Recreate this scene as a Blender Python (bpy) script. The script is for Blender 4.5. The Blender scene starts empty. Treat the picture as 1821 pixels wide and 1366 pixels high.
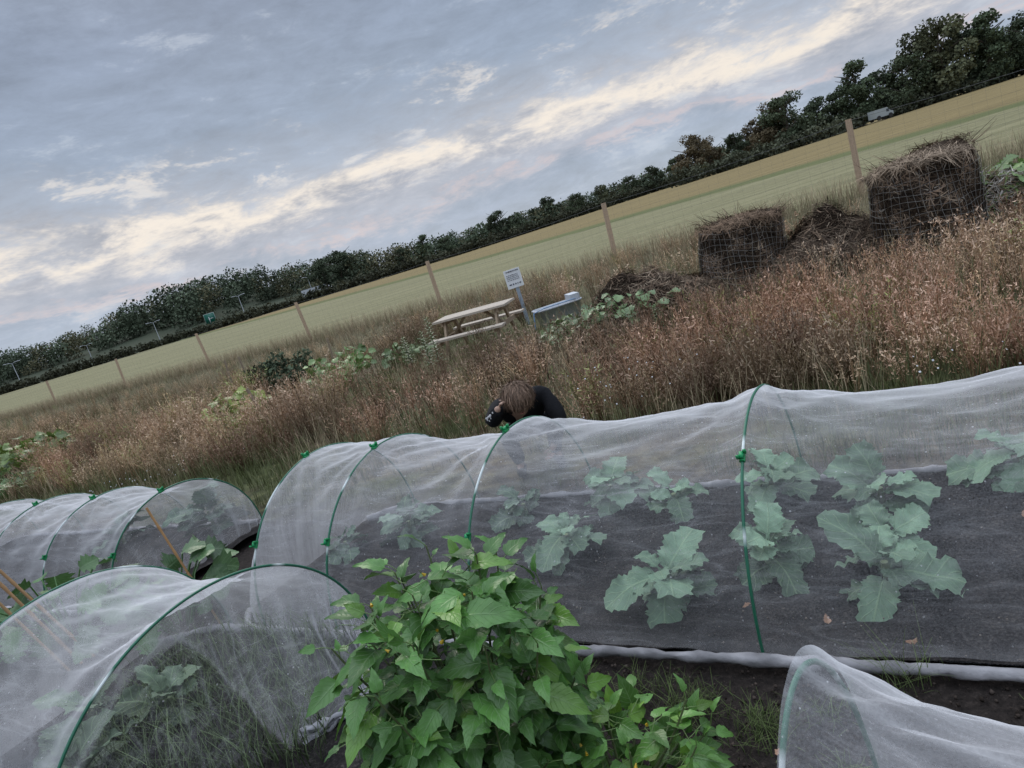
import bpy, math, random
import numpy as np
from mathutils import Vector, Matrix
rng=np.random.default_rng(11); random.seed(11)
scene=bpy.context.scene; COL=scene.collection
# ------------------------------------------------------------ helpers
def nrm(v):
    v=np.asarray(v,float); return v/np.maximum(np.linalg.norm(v,axis=-1,keepdims=True),1e-9)
def ss(a,b,x):
    t=np.clip((np.asarray(x,float)-a)/(b-a),0,1); return t*t*(3-2*t)
_perm=np.random.default_rng(3).random((256,256))
def vn(x,y):
    x=np.asarray(x,float);y=np.asarray(y,float)
    xi=np.floor(x).astype(int);yi=np.floor(y).astype(int);fx=x-xi;fy=y-yi
    fx=fx*fx*(3-2*fx);fy=fy*fy*(3-2*fy)
    g=lambda a,b:_perm[a%256,b%256]
    return (g(xi,yi)*(1-fx)+g(xi+1,yi)*fx)*(1-fy)+(g(xi,yi+1)*(1-fx)+g(xi+1,yi+1)*fx)*fy
def fbm(x,y,o=4):
    r=0;a=.5;t=0
    for i in range(o):
        r=r+a*vn(x*2**i+17*i,y*2**i+31*i);t+=a;a*=.5
    return r/t
class MB:
    def __init__(s): s.v=[];s.f={3:[],4:[]};s.m={3:[],4:[]};s.c=[];s.u=[];s.n=0
    def add(s,v,f,c=(1,1,1),mi=0,u=None):
        v=np.asarray(v,float).reshape(-1,3);f=np.asarray(f,int);k=f.shape[1]
        s.v.append(v);s.c.append(np.broadcast_to(np.asarray(c,float),(len(v),3)))
        s.u.append(np.zeros((len(v),3)) if u is None else np.broadcast_to(u,(len(v),3)))
        s.f[k].append(f+s.n);s.m[k].append(np.full(len(f),mi));s.n+=len(v)
    def mesh(s,name,mats,smooth=True):
        v=np.vstack(s.v);c=np.vstack(s.c);u=np.vstack(s.u)
        me=bpy.data.meshes.new(name)
        f4=np.vstack(s.f[4]) if s.f[4] else np.zeros((0,4),int)
        f3=np.vstack(s.f[3]) if s.f[3] else np.zeros((0,3),int)
        mi=np.concatenate([*(s.m[4]),*(s.m[3])]).astype(np.int32)
        me.vertices.add(len(v));me.vertices.foreach_set('co',v.astype(np.float32).ravel())
        lo=np.concatenate([f4.ravel(),f3.ravel()]).astype(np.int32)
        me.loops.add(len(lo));me.loops.foreach_set('vertex_index',lo)
        st=np.concatenate([np.arange(len(f4))*4,len(f4)*4+np.arange(len(f3))*3]).astype(np.int32)
        tot=np.concatenate([np.full(len(f4),4),np.full(len(f3),3)]).astype(np.int32)
        me.polygons.add(len(st));me.polygons.foreach_set('loop_start',st);me.polygons.foreach_set('loop_total',tot)
        for m in mats: me.materials.append(m)
        me.polygons.foreach_set('material_index',mi)
        me.polygons.foreach_set('use_smooth',np.full(len(st),bool(smooth)))
        me.update(calc_edges=True);me.validate()
        a=me.attributes.new('Col','FLOAT_COLOR','POINT')
        a.data.foreach_set('color',np.hstack([c,np.ones((len(c),1))]).astype(np.float32).ravel())
        b=me.attributes.new('LUV','FLOAT_VECTOR','POINT')
        b.data.foreach_set('vector',u.astype(np.float32).ravel())
        return me
    def obj(s,name,mats,smooth=True,**k):
        if not isinstance(mats,(list,tuple)): mats=[mats]
        return mkobj(name,s.mesh(name,mats,smooth),**k)
def mkobj(name,data,label=None,category=None,group=None,kind=None,parent=None,loc=None):
    o=bpy.data.objects.new(name,data);COL.objects.link(o)
    if loc is not None:o.location=loc
    if label:o['label']=label
    if category:o['category']=category
    if group:o['group']=group
    if kind:o['kind']=kind
    if parent:o.parent=parent
    return o
def empty(name,loc=(0,0,0),**k): 
    o=mkobj(name,None,loc=loc,**k);o.empty_display_size=.1;return o
def rel(mb,loc):
    mb.v=[v-np.asarray(loc,float) for v in mb.v]; return mb
def inst(tv,tf,R,T,S,C=None,tc=None):
    N=len(T);k=len(tv);S=np.asarray(S,float)
    if S.ndim==1:S=S[:,None]
    V=tv[None]*S[:,None,:] if S.shape[1]==3 else tv[None]*S[:,None]
    V=np.einsum('nij,nkj->nki',R,V)+T[:,None]
    F=(tf[None]+k*np.arange(N)[:,None,None]).reshape(-1,tf.shape[1])
    c=np.ones((N,k,3))
    if C is not None:c=c*C[:,None]
    if tc is not None:c=c*tc[None]
    return V.reshape(-1,3),F,c.reshape(-1,3)
def basis(d,up):
    y=nrm(d);x=nrm(np.cross(y,np.broadcast_to(up,y.shape)));z=np.cross(x,y)
    return np.stack([x,y,z],-1)
def rotz(a):
    c,s=np.cos(a),np.sin(a);z=np.zeros_like(c)
    return np.stack([np.stack([c,-s,z],-1),np.stack([s,c,z],-1),np.stack([z,z,z+1],-1)],-2)
def tube(P,r,n=6,cap=True):
    P=np.asarray(P,float);m=len(P);r=np.broadcast_to(np.asarray(r,float),(m,))
    T=nrm(np.gradient(P,axis=0));ref=np.array([.0,0,1.]) if abs(T[:,2]).mean()<.8 else np.array([1.,0,0])
    X=nrm(np.cross(T,ref));Y=np.cross(T,X);a=np.arange(n)*2*np.pi/n
    V=P[:,None]+r[:,None,None]*(X[:,None]*np.cos(a)[None,:,None]+Y[:,None]*np.sin(a)[None,:,None])
    i=np.arange(m-1)[:,None]*n;j=np.arange(n)[None];jn=(j+1)%n
    F=np.stack([i+j,i+jn,i+n+jn,i+n+j],-1).reshape(-1,4)
    return V.reshape(-1,3),F
def hooptube(P,r,plane_n,n=8):
    P=np.asarray(P,float);T=nrm(np.gradient(P,axis=0));X=np.broadcast_to(nrm(plane_n),T.shape);Y=np.cross(T,X);a=np.arange(n)*2*np.pi/n
    V=P[:,None]+r*(X[:,None]*np.cos(a)[None,:,None]+Y[:,None]*np.sin(a)[None,:,None]);m=len(P)
    i=np.arange(m-1)[:,None]*n;j=np.arange(n)[None];jn=(j+1)%n
    return V.reshape(-1,3),np.stack([i+j,i+jn,i+n+jn,i+n+j],-1).reshape(-1,4)
def addtube(mb,P,r,n=6,c=(1,1,1),mi=0):
    V,F=tube(P,r,n);mb.add(V,F,c,mi)
    P=np.asarray(P,float);m=len(P)
    for base,ctr in ((0,P[0]),((m-1)*n,P[-1])):
        vv=np.vstack([V[base:base+n],ctr]);f=[[j,(j+1)%n,n] for j in range(n)];mb.add(vv,f,c,mi)
BF=np.array([[0,1,3,2],[4,6,7,5],[0,4,5,1],[2,3,7,6],[0,2,6,4],[1,5,7,3]])
def addbox(mb,c,s,R=None,col=(1,1,1),mi=0):
    v=np.array([[x,y,z] for x in(-.5,.5) for y in(-.5,.5) for z in(-.5,.5)])*np.asarray(s,float)
    if R is not None:v=v@np.asarray(R).T
    mb.add(v+np.asarray(c,float),BF,col,mi)
def beam(mb,p,q,w,t,col=(1,1,1),mi=0,up=(0,0,1)):
    p=np.asarray(p,float);q=np.asarray(q,float);d=q-p;L=np.linalg.norm(d)
    R=basis(d[None],np.asarray(up,float))[0];addbox(mb,(p+q)/2,(w,L,t),R,col,mi)
# ------------------------------------------------------------ materials
def newmat(name):
    m=bpy.data.materials.new(name);m.use_nodes=True;nt=m.node_tree;nt.nodes.clear();return m,nt
class NT:
    def __init__(s,nt):s.nt=nt
    def n(s,t,**k):
        nd=s.nt.nodes.new(t)
        for a,b in k.items():
            if a=='inp':
                for i,v in b.items():
                    if isinstance(v,bpy.types.NodeSocket):s.nt.links.new(v,nd.inputs[i])
                    else:nd.inputs[i].default_value=v
            else:setattr(nd,a,b)
        return nd
    def math(s,op,a,b=0.,c=0.,clamp=False):
        nd=s.n('ShaderNodeMath',operation=op,use_clamp=clamp,inp={0:a,1:b,2:c});return nd.outputs[0]
    def mix(s,f,a,b,bt='MIX'):
        nd=s.n('ShaderNodeMix',data_type='RGBA',blend_type=bt,inp={0:f,6:a,7:b});return nd.outputs[2]
    def gray(s,f): return s.n('ShaderNodeCombineColor',inp={0:f,1:f,2:f}).outputs[0]
    def mr(s,v,a,b,c=0.,d=1.,t='SMOOTHSTEP'): return s.n('ShaderNodeMapRange',interpolation_type=t,inp={0:v,1:a,2:b,3:c,4:d}).outputs[0]
    def ramp(s,f,pts):
        nd=s.n('ShaderNodeValToRGB',inp={0:f});cr=nd.color_ramp
        while len(cr.elements)<len(pts):cr.elements.new(.5)
        for e,(p,c) in zip(cr.elements,pts):
            e.position=p;e.color=(c,c,c,1) if not hasattr(c,'__len__') else (*c,1)
        return nd.outputs[0]
    def noise(s,vec,sc,det=4,rough=.55,dist=0.):
        nd=s.n('ShaderNodeTexNoise',inp={'Scale':sc,'Detail':det,'Roughness':rough,'Distortion':dist})
        if vec is not None:s.nt.links.new(vec,nd.inputs['Vector'])
        return nd.outputs[0]
    def out(s,sh):
        o=s.n('ShaderNodeOutputMaterial');s.nt.links.new(sh,o.inputs[0])
def attrmat(name,rough=.75,trans=0.,nscale=8.,namp=.35,bump=0.,spec=.3,vein=0.,metal=0.,det=2):
    m,nt=newmat(name);g=NT(nt)
    a=g.n('ShaderNodeAttribute',attribute_name='Col').outputs['Color']
    pos=g.n('ShaderNodeNewGeometry').outputs['Position']
    nz=g.noise(pos,nscale,det,.6)
    f=g.math('MULTIPLY_ADD',nz,2*namp,1-namp)
    col=g.mix(1.,a,g.gray(f),'MULTIPLY')
    h=nz
    if vein>0:
        l=g.n('ShaderNodeAttribute',attribute_name='LUV');sp=g.n('ShaderNodeSeparateXYZ',inp={0:l.outputs['Vector']})
        av=g.math('ABSOLUTE',sp.outputs[1])
        t=g.math('MULTIPLY_ADD',av,-.28,sp.outputs[0]);fr=g.math('FRACT',g.math('MULTIPLY',t,7.))
        vv=g.math('ABSOLUTE',g.math('SUBTRACT',fr,.5))
        sv=g.math('MULTIPLY',g.math('SUBTRACT',vv,.40,clamp=True),8.,clamp=True)
        mv=g.math('SUBTRACT',1.,g.math('MULTIPLY',av,12.),clamp=True)
        ve=g.math('MAXIMUM',sv,mv)
        isleaf=g.math('GREATER_THAN',sp.outputs[2],.01)
        ve=g.math('MULTIPLY',g.math('MULTIPLY',ve,vein),isleaf)
        col=g.mix(ve,col,g.mix(.35,col,(.45,.6,.35,1)))
        h=g.math('MULTIPLY_ADD',ve,-1.2,nz)
    b=g.n('ShaderNodeBsdfPrincipled',inp={'Base Color':col,'Roughness':rough,'Specular IOR Level':spec,'Metallic':metal})
    if bump>0 or vein>0:
        bp=g.n('ShaderNodeBump',inp={'Strength':max(bump,.5 if vein else 0),'Distance':.01 if not vein else .004,'Height':h});nt.links.new(bp.outputs[0],b.inputs['Normal'])
    sh=b.outputs[0]
    if trans>0:
        tr=g.n('ShaderNodeBsdfTranslucent',inp={0:col})
        sh=g.n('ShaderNodeMixShader',inp={0:trans,1:sh,2:tr.outputs[0]}).outputs[0]
    g.out(sh);return m
M_leaf=attrmat('leaf_surface',.34,.2,30,.3,vein=.5,spec=.5)
M_cab=attrmat('cabbage_leaf_surface',.65,.15,25,.35,vein=.95,spec=.25)
M_fol=attrmat('tree_foliage',.9,0,1.2,.4,spec=.05)
M_weed=attrmat('dry_weed',.9,0,4,.3,spec=.1)
M_straw=attrmat('plant_litter',.95,0,12,.45,spec=.0)
M_wood=attrmat('weathered_timber',.8,0,30,.3,bump=.3,spec=.2,det=4)
M_plast=attrmat('painted_plastic',.45,0,30,.12,spec=.5)
M_metal=attrmat('galvanised_metal',.5,0,14,.25,bump=.1,spec=.5,metal=.1,det=4)
M_cloth=attrmat('cloth_surface',.85,0,60,.25,bump=.3,spec=.15)
M_skin=attrmat('skin_surface',.55,0,40,.08,spec=.35)
M_hair=attrmat('hair_strands',.6,0,60,.35,spec=.3)
M_hem=attrmat('gathered_net_cloth',.9,.15,18,.4,bump=.8,spec=.1,det=4)
def netmat(name,base=.10,graz=.64,tint=(.82,.82,.84,1)):
    m,nt=newmat(name);g=NT(nt)
    pos=g.n('ShaderNodeNewGeometry').outputs['Position']
    l=g.n('ShaderNodeAttribute',attribute_name='LUV').outputs['Vector']
    at=g.n('ShaderNodeAttribute',attribute_name='Col');sp=g.n('ShaderNodeSeparateColor',inp={0:at.outputs['Color']})
    lw=g.n('ShaderNodeLayerWeight',inp={'Blend':.5}).outputs['Facing']
    gz=g.math('POWER',lw,2.5)
    st=g.n('ShaderNodeMapping',inp={'Vector':l,'Scale':(1.3,4.6,1.),'Rotation':(0,0,.3)}).outputs[0]
    n1=g.noise(st,1.7,3,.55,.6)
    rd=g.math('SUBTRACT',1.,g.math('ABSOLUTE',g.math('MULTIPLY_ADD',n1,2.,-1.)),clamp=True)
    rd=g.math('POWER',rd,18.)
    n2=g.noise(pos,3.2,2,.5);wv=g.noise(pos,170.,2,.7)
    vor=g.n('ShaderNodeTexVoronoi',inp={'Vector':pos,'Scale':44.})
    r=g.n('ShaderNodeSeparateColor',inp={0:vor.outputs['Color']}).outputs[0]
    thr=g.math('MULTIPLY',g.math('SUBTRACT',r,.55,clamp=True),.36)
    dot=g.math('LESS_THAN',vor.outputs['Distance'],thr)
    f=g.math('MULTIPLY_ADD',gz,graz,base)
    f=g.math('MULTIPLY_ADD',g.math('SUBTRACT',n2,.5),.09,f)
    f=g.math('MULTIPLY_ADD',g.math('SUBTRACT',wv,.5),.30,f)
    f=g.math('ADD',f,sp.outputs[0])
    f=g.math('MULTIPLY_ADD',rd,g.math('MULTIPLY_ADD',n2,.30,-.06),f)
    f=g.math('MULTIPLY_ADD',dot,.36,f)
    f=g.math('MINIMUM',g.math('MAXIMUM',f,.03),.92)
    d=g.n('ShaderNodeBsdfDiffuse',inp={0:tint});t=g.n('ShaderNodeBsdfTranslucent',inp={0:tint})
    dt=g.n('ShaderNodeMixShader',inp={0:.35,1:d.outputs[0],2:t.outputs[0]})
    tp=g.n('ShaderNodeBsdfTransparent')
    g.out(g.n('ShaderNodeMixShader',inp={0:f,1:tp.outputs[0],2:dt.outputs[0]}).outputs[0]);return m
M_net=netmat('insect_netting')
def terrain(x,y):
    x=np.asarray(x,float);y=np.asarray(y,float)
    z=.0155*np.clip(x,0,140)*ss(8,20,y)
    z=z+11*np.exp(-((x+135)/75)**2-((y-330)/70)**2)*ss(180,260,y)
    return z
def zt(x,y):return float(terrain(x,y))
AX=np.array([-.8486,.5290]);NX=np.array([.5290,.8486])
def gmat():
    m,nt=newmat('ground_surface');g=NT(nt)
    pos=g.n('ShaderNodeNewGeometry').outputs['Position'];s=g.n('ShaderNodeSeparateXYZ',inp={0:pos});X,Y=s.outputs[0],s.outputs[1]
    n1=g.noise(pos,.5,4,.6);n2=g.noise(pos,6,5,.65);n3=g.noise(pos,40,5,.7);
    soil=g.ramp(n3,[(.3,(.012,.010,.009)),(.55,(.03,.024,.021)),(.75,(.065,.052,.045))])
    dry=g.ramp(n2,[(.3,(.07,.052,.035)),(.5,(.13,.10,.065)),(.7,(.22,.18,.11))])
    grn=g.ramp(n2,[(.3,(.05,.06,.03)),(.6,(.11,.12,.055)),(.75,(.19,.18,.09))])
    st=g.n('ShaderNodeMapping',inp={'Vector':pos,'Rotation':(0,0,.9),'Scale':(.05,1.2,1)}).outputs[0]
    n4=g.noise(st,1.,5,.6)
    fine=g.noise(pos,3.,6,.8)
    mx=g.math('MULTIPLY_ADD',n4,.5,g.math('MULTIPLY',fine,.5))
    field=g.ramp(mx,[(.3,(.125,.12,.064)),(.5,(.21,.197,.108)),(.7,(.31,.285,.165))])
    crop=g.ramp(mx,[(.3,(.13,.10,.045)),(.5,(.21,.162,.074)),(.7,(.30,.235,.11))])
    edge=g.ramp(mx,[(.3,(.085,.10,.04)),(.6,(.14,.15,.062))])
    d=g.math('ADD',g.math('MULTIPLY',X,.529),g.math('MULTIPLY',Y,.8486))
    dj=g.math('MULTIPLY_ADD',n2,1.2,d)
    c=g.mix(g.mr(dj,3.9,5.0),soil,g.mix(g.mr(n1,.42,.58),dry,grn))
    c=g.mix(g.mr(dj,10,15),c,g.mix(.4,dry,grn))
    f=g.math('ADD',g.math('MULTIPLY',X,.6),Y);fj=g.math('MULTIPLY_ADD',n1,1.5,f)
    c=g.mix(g.mr(fj,22.,24.5),c,field)
    e=g.math('MULTIPLY_ADD',X,1.27,Y);ej=g.math('MULTIPLY_ADD',n1,5.,g.math('MULTIPLY_ADD',fine,2.,e))
    c=g.mix(g.mr(ej,66,69),c,edge)
    c=g.mix(g.mr(ej,73,80),c,crop)
    c=g.mix(g.mr(Y,156,160),c,(.045,.055,.035,1))
    b=g.n('ShaderNodeBsdfPrincipled',inp={'Base Color':c,'Roughness':.95,'Specular IOR Level':.15})
    bp=g.n('ShaderNodeBump',inp={'Strength':.9,'Distance':.03,'Height':g.math('MULTIPLY_ADD',n3,.6,n2)});nt.links.new(bp.outputs[0],b.inputs['Normal'])
    g.out(b.outputs[0]);return m
M_ground=gmat()
def grid(nx,ny):
    i=np.arange(nx-1)[:,None]*ny;j=np.arange(ny-1)[None];return np.stack([i+j,i+ny+j,i+ny+j+1,i+j+1],-1).reshape(-1,4)
a=np.linspace(-1,1,260);xs=6*np.sinh(a*6.2);b=np.linspace(-.62,1,260);ys=5*np.sinh(b*7.1)+3
XX,YY=np.meshgrid(xs,ys,indexing='ij')
ZZ=terrain(XX,YY)+(fbm(XX*2.2,YY*2.2)-.5)*.06*(1-ss(15,40,np.hypot(XX,YY)))-.02
mb=MB();mb.add(np.stack([XX,YY,ZZ],-1).reshape(-1,3),grid(260,260));mb.obj('ground',M_ground,kind='structure',label='soil plot and mown field running to the far trees')
# ------------------------------------------------------------ camera
ROLL=math.radians(17.0);PITCH=math.radians(12.0);H=1.7
cam=bpy.data.cameras.new('camera');co=bpy.data.objects.new('camera',cam);COL.objects.link(co)
cam.sensor_width=36;cam.lens=1230/1821*36;cam.clip_start=.02;cam.clip_end=5000
right=np.array([1,0,0.]);fw=np.array([0,math.cos(PITCH),-math.sin(PITCH)]);up=np.array([0,math.sin(PITCH),math.cos(PITCH)])
cx=right*math.cos(ROLL)-up*math.sin(ROLL);cy=right*math.sin(ROLL)+up*math.cos(ROLL)
co.matrix_world=Matrix(((cx[0],cy[0],-fw[0],0),(cx[1],cy[1],-fw[1],0),(cx[2],cy[2],-fw[2],H),(0,0,0,1)));scene.camera=co
# ------------------------------------------------------------ world and sun
w=bpy.data.worlds.new('World');scene.world=w;w.use_nodes=True;w.node_tree.nodes.clear();g=NT(w.node_tree)
sky=g.n('ShaderNodeTexSky',sky_type='NISHITA',sun_disc=False,sun_elevation=math.radians(37),sun_rotation=math.radians(-15))
tc=g.n('ShaderNodeTexCoord').outputs['Generated'];sp=g.n('ShaderNodeSeparateXYZ',inp={0:tc})
z=g.math('MAXIMUM',sp.outputs[2],0.)
v3=g.n('ShaderNodeMapping',inp={'Vector':tc,'Scale':(1.,1.,2.9),'Location':(2.3,.7,.4)}).outputs[0]
nA=g.noise(v3,1.7,2,.5,.3);nB=g.noise(v3,5.2,5,.64,.35);nC=g.noise(v3,16.,5,.72,.4);nD=g.noise(v3,8.,5,.7,.2)
e=g.math('MULTIPLY_ADD',g.math('SUBTRACT',nA,.5),.09,z)
e=g.math('MULTIPLY_ADD',g.math('SUBTRACT',nB,.5),.12,e)
e=g.math('MULTIPLY_ADD',g.math('SUBTRACT',nC,.5),.06,e)
base=g.ramp(g.math('MULTIPLY',e,2.),[(0.,(.43,.50,.60)),(.10,(.40,.47,.59)),(.20,(.48,.50,.57)),(.28,(.50,.52,.58)),(.36,(.42,.475,.57)),(.46,(.32,.385,.49)),(.7,(.275,.335,.445)),(1.,(.34,.405,.52))])
def bump_(ctr,wd): return g.mr(g.math('ABSOLUTE',g.math('SUBTRACT',e,ctr)),0.,wd,1.,0.)
m1=g.math('MULTIPLY',bump_(.127,.034),g.mr(nD,.32,.55))
m2=g.math('MULTIPLY',g.math('MULTIPLY',bump_(.19,.045),g.mr(nD,.50,.64)),.7)
m3=g.math('MULTIPLY',g.math('MULTIPLY',bump_(.072,.014),g.mr(nD,.40,.6)),.6)
dt=g.math('MULTIPLY_ADD',nB,.4,g.math('MULTIPLY_ADD',nC,.35,g.math('MULTIPLY',nD,.25)))
det=g.math('MULTIPLY_ADD',dt,1.5,.25)
cl=g.mix(1.,base,g.gray(det),'MULTIPLY')
cl=g.mix(m3,cl,(.72,.60,.60,1))
cl=g.mix(g.math('MAXIMUM',m1,m2),cl,(.94,.85,.75,1))
wisp=g.math('MULTIPLY',g.mr(nD,.55,.68),g.mr(nC,.45,.62))
cl=g.mix(g.math('MULTIPLY',wisp,.4),cl,(.60,.65,.72,1))
br=g.mr(z,.48,.95,1.,5.2)  # overhead sky, out of view, brightened as added fill light on the land
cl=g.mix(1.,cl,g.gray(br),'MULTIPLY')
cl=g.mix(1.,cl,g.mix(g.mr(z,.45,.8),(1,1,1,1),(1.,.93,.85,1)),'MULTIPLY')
nish=g.mix(1.,sky.outputs[0],(.08,.08,.08,1),'MULTIPLY')
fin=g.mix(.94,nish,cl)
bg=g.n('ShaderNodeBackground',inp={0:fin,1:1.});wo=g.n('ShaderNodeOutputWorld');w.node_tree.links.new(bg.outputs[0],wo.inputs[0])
sl=bpy.data.lights.new('sun','SUN');sl.energy=.95;sl.angle=math.radians(25);sl.color=(1,.92,.84)
so=bpy.data.objects.new('sun',sl);COL.objects.link(so)
sd=Vector((-.25,.95,.75)).normalized();so.rotation_euler=sd.to_track_quat('Z','Y').to_euler()
scene.view_settings.view_transform='Standard';scene.view_settings.look='None';scene.view_settings.exposure=0
# ------------------------------------------------------------ trees
def quadT(): return np.array([[-.5,-.5,0],[.5,-.5,.12],[.5,.5,0],[-.5,.5,.12]]),np.array([[0,1,2,3]])
def rndR(n):
    d=nrm(rng.normal(size=(n,3)));u=nrm(rng.normal(size=(n,3)));x=nrm(np.cross(d,u));return np.stack([x,d,np.cross(x,d)],-1)
def blob(mb,c,r,n,size,col,colvar=.35):
    d=nrm(rng.normal(size=(n,3)));rad=(.5+.6*rng.random(n)**.7)
    nz=.70+.6*vn(d[:,0]*2.3+c[0],d[:,1]*2.3+d[:,2]*1.7+c[1])
    P=np.asarray(c)+d*np.asarray(r)*(rad*nz)[:,None]
    tv,tf=quadT();S=size*(.5+rng.random(n))
    lum=(.62+.5*(d[:,2]*.5+.5))*(1-colvar/2+colvar*rng.random(n))  # clump tops lighter, undersides darker: shading put into the leaf colour
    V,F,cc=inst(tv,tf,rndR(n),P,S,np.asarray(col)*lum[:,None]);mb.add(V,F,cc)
def tree_mesh(h,wd,kind,seed):
    rs=np.random.default_rng(seed);tr=MB();cr=MB()
    P=[(0,0,-.3),(.05*h*.3,0,h*.3),(.02*h,.02*h,h*.6),(0,0,h*.85)]
    addtube(tr,P,[.035*h,.024*h,.015*h,.004*h],7,(.10,.085,.07))
    for i in range(7):
        a=rs.random()*6.28;z0=h*(.25+.45*rs.random());L=wd*(.3+.2*rs.random())
        addtube(tr,[(0.02*h,0,z0),(L*.5*math.cos(a),L*.5*math.sin(a),z0+L*.35),(L*math.cos(a),L*math.sin(a),z0+L*.6)],[.012*h,.008*h,.003*h],5,(.10,.085,.07))
    base=np.array([[.105,.13,.078],[.14,.15,.09],[.165,.135,.085],[.105,.135,.08],[.085,.105,.068]][kind])  # crown colours raised to paint in aerial haze
    for i in range(24):
        t=rs.random();zc=h*(.12+.78*t);ww=wd*.5*math.sin(math.pi*min(.95,.2+.76*t))**.7
        a=rs.random()*6.28;rr=ww*rs.random()**.5*.85
        r=h*(.055+.085*rs.random())
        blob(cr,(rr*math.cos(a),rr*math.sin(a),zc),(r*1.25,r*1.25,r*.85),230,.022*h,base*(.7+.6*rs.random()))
    return tr.mesh('trunk',[M_wood]),cr.mesh('crown',[M_fol],False)
TM=[tree_mesh(10,8.5,0,1),tree_mesh(10,7,1,2),tree_mesh(10,9,2,3),tree_mesh(10,5,3,4),tree_mesh(10,9.5,4,5)]
lab=['broad dark green tree standing beyond the field edge','rounded olive green tree standing beyond the field edge','russet tinged bushy tree at the field edge','slim tall green tree rising above the tree line','dense very dark tree at the edge of the field']
def put_tree(x,y,h,k,wid=1.):
    e=empty('tree',(x,y,zt(x,y)),label=lab[k],category='tree',group='trees along the far field edge');e.rotation_euler=(0,0,rng.random()*6.28)
    s=h/10
    for nm,me in(('trunk',TM[k][0]),('crown',TM[k][1])):
        o=mkobj(nm,me,parent=e);o.scale=(s*wid,s*wid,s)
tl=[(395,44,140,0),(424,68,135,2),(452,54,140,2),(500,48,135,4),(545,62,138,2),(575,82,134,2),(600,98,130,0),(655,66,134,4),(700,76,132,0),(729,108,128,3),(775,80,130,4),(815,98,126,0),(850,126,128,1),(890,138,124,1),(930,114,126,4),(975,124,122,3),(1010,98,126,0),(1056,108,120,4),(1110,95,120,0),
    (152,38,160,4),(125,28,165,0),(60,40,158,4),(90,30,160,0),(-78,38,165,3),(-40,26,165,0),(-120,26,170,4),(-232,56,172,4),(-212,46,175,4),(-262,50,178,4),(200,32,160,0),(250,30,160,1),(300,34,155,0),(345,36,150,4)]
for u,p,D,k in tl:
    x=D*u/1256;put_tree(x,D,(p/1256*D)+1.7-zt(x,D)+.3,k,1.05)
mb=MB()
prof_u=[-1150,-880,-800,-700,-600,-494,-400,-300,-230,-78,58,152,373,424,600,729,883,1056,1200]
prof_h=[62,62,54,56,72,84,76,60,48,30,28,26,28,36,42,46,54,58,60]
for i in range(430):
    u=-1150+2350*(i+rng.random())/430;hp=np.interp(u,prof_u,prof_h);left=u<-180
    D=(250+90*rng.random()) if left else (158+30*rng.random())
    x=D*u/1256;zt0=H+hp/1256*D*(.72+.33*rng.random());g0=zt(x,D)
    r=(3.6 if left else 2.2)*(.6+.7*rng.random())
    hcol=np.array([.10,.125,.082])*(.7+.6*rng.random())  # wood colour lifted too, distance haze mixed into it
    if rng.random()<.22:hcol=np.array([.14,.135,.08])
    for q in range(5 if left else 2):
        zc=zt0-r-q*r*1.2
        if zc<g0-1: break
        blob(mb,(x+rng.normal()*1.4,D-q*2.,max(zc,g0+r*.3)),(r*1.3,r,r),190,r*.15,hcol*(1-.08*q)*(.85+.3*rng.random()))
mb.obj('distant_wood',M_fol,False,kind='stuff',label='dark mixed woodland filling the rise beyond the field',category='woodland')
mb=MB()
for i in range(300):
    x=-190+250*(i+rng.random())/300;y=150+rng.normal()*1.0-(.04*x if x<0 else 0);r=1.0*(.7+.6*rng.random())
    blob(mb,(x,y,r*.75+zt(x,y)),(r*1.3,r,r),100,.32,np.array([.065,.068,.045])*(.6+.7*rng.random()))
mb.obj('hedge',M_fol,False,label='low dark hedge along the far side of the field',category='hedge')
mb=MB()
for i in range(140):
    x=38+95*(i+rng.random())/140;y=121+rng.normal()*1.5;r=1.3*(.6+.8*rng.random())
    if 71<x<77: continue
    blob(mb,(x,y+3,r*.7+zt(x,y)),(r*1.3,r,r),110,.32,np.array([.08,.087,.058])*(.6+.9*rng.random()))
mb.obj('hedge',M_fol,False,label='ragged bushy hedge under the tall field trees',category='hedge')
mb=MB();addtube(mb,[(0,0,0),(0,0,7)],[.13,.08],8,(.55,.57,.6));pole=mb.mesh('lamp_post',[M_plast])
mb=MB();addtube(mb,[(-1.6,0,7.65),(-.8,0,7.6),(-.1,0,7.3),(0,0,6.95),(.1,0,7.3),(.8,0,7.6),(1.6,0,7.65)],.07,6,(.55,.57,.6));arm=mb.mesh('lamp_arm',[M_plast])
mb=MB();addbox(mb,(0,0,0),(.9,.35,.16),None,(.75,.77,.8));head=mb.mesh('lamp_head',[M_plast])
for px_u,pt,D in((-417.6,31,225),(-575,30,215),(-834,34,215),(-291,27,240),(-195,26,248),(-700,26,225)):
    x=D*px_u/1256;zb=zt(x,D);s=(H+pt/1256*D-zb)/7.65
    e=empty('street_lamp',(x,D,zb),label='pale grey twin-arm street lamp rising above the hedge',category='street lamp',group='street lamps along the road');e.scale=(s,s,s);e.rotation_euler=(0,0,.5)
    mkobj('lamp_post',pole,parent=e);mkobj('lamp_arm',arm,parent=e)
    for sx in(-1.9,1.9):mkobj('lamp_head',head,parent=e,loc=(sx,0,7.66))
D=190;x=-478*D/1256;zb=zt(x,D)
e=empty('road_sign',(x,D,zb),label='green direction sign with white lettering on two posts',category='road sign')
for sx in(-1,1):
    mb=MB();addbox(mb,(sx,0,2.),(.12,.1,4.));mb.obj('sign_post',M_metal,parent=e)
mb=MB();addbox(mb,(0,-.1,2.6),(2.9,.05,3.0),None,(.45,.5,.47));addbox(mb,(0,-.14,2.6),(2.75,.05,2.85),None,(.0,.10,.065));mb.obj('sign_panel',M_plast,parent=e)
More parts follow.
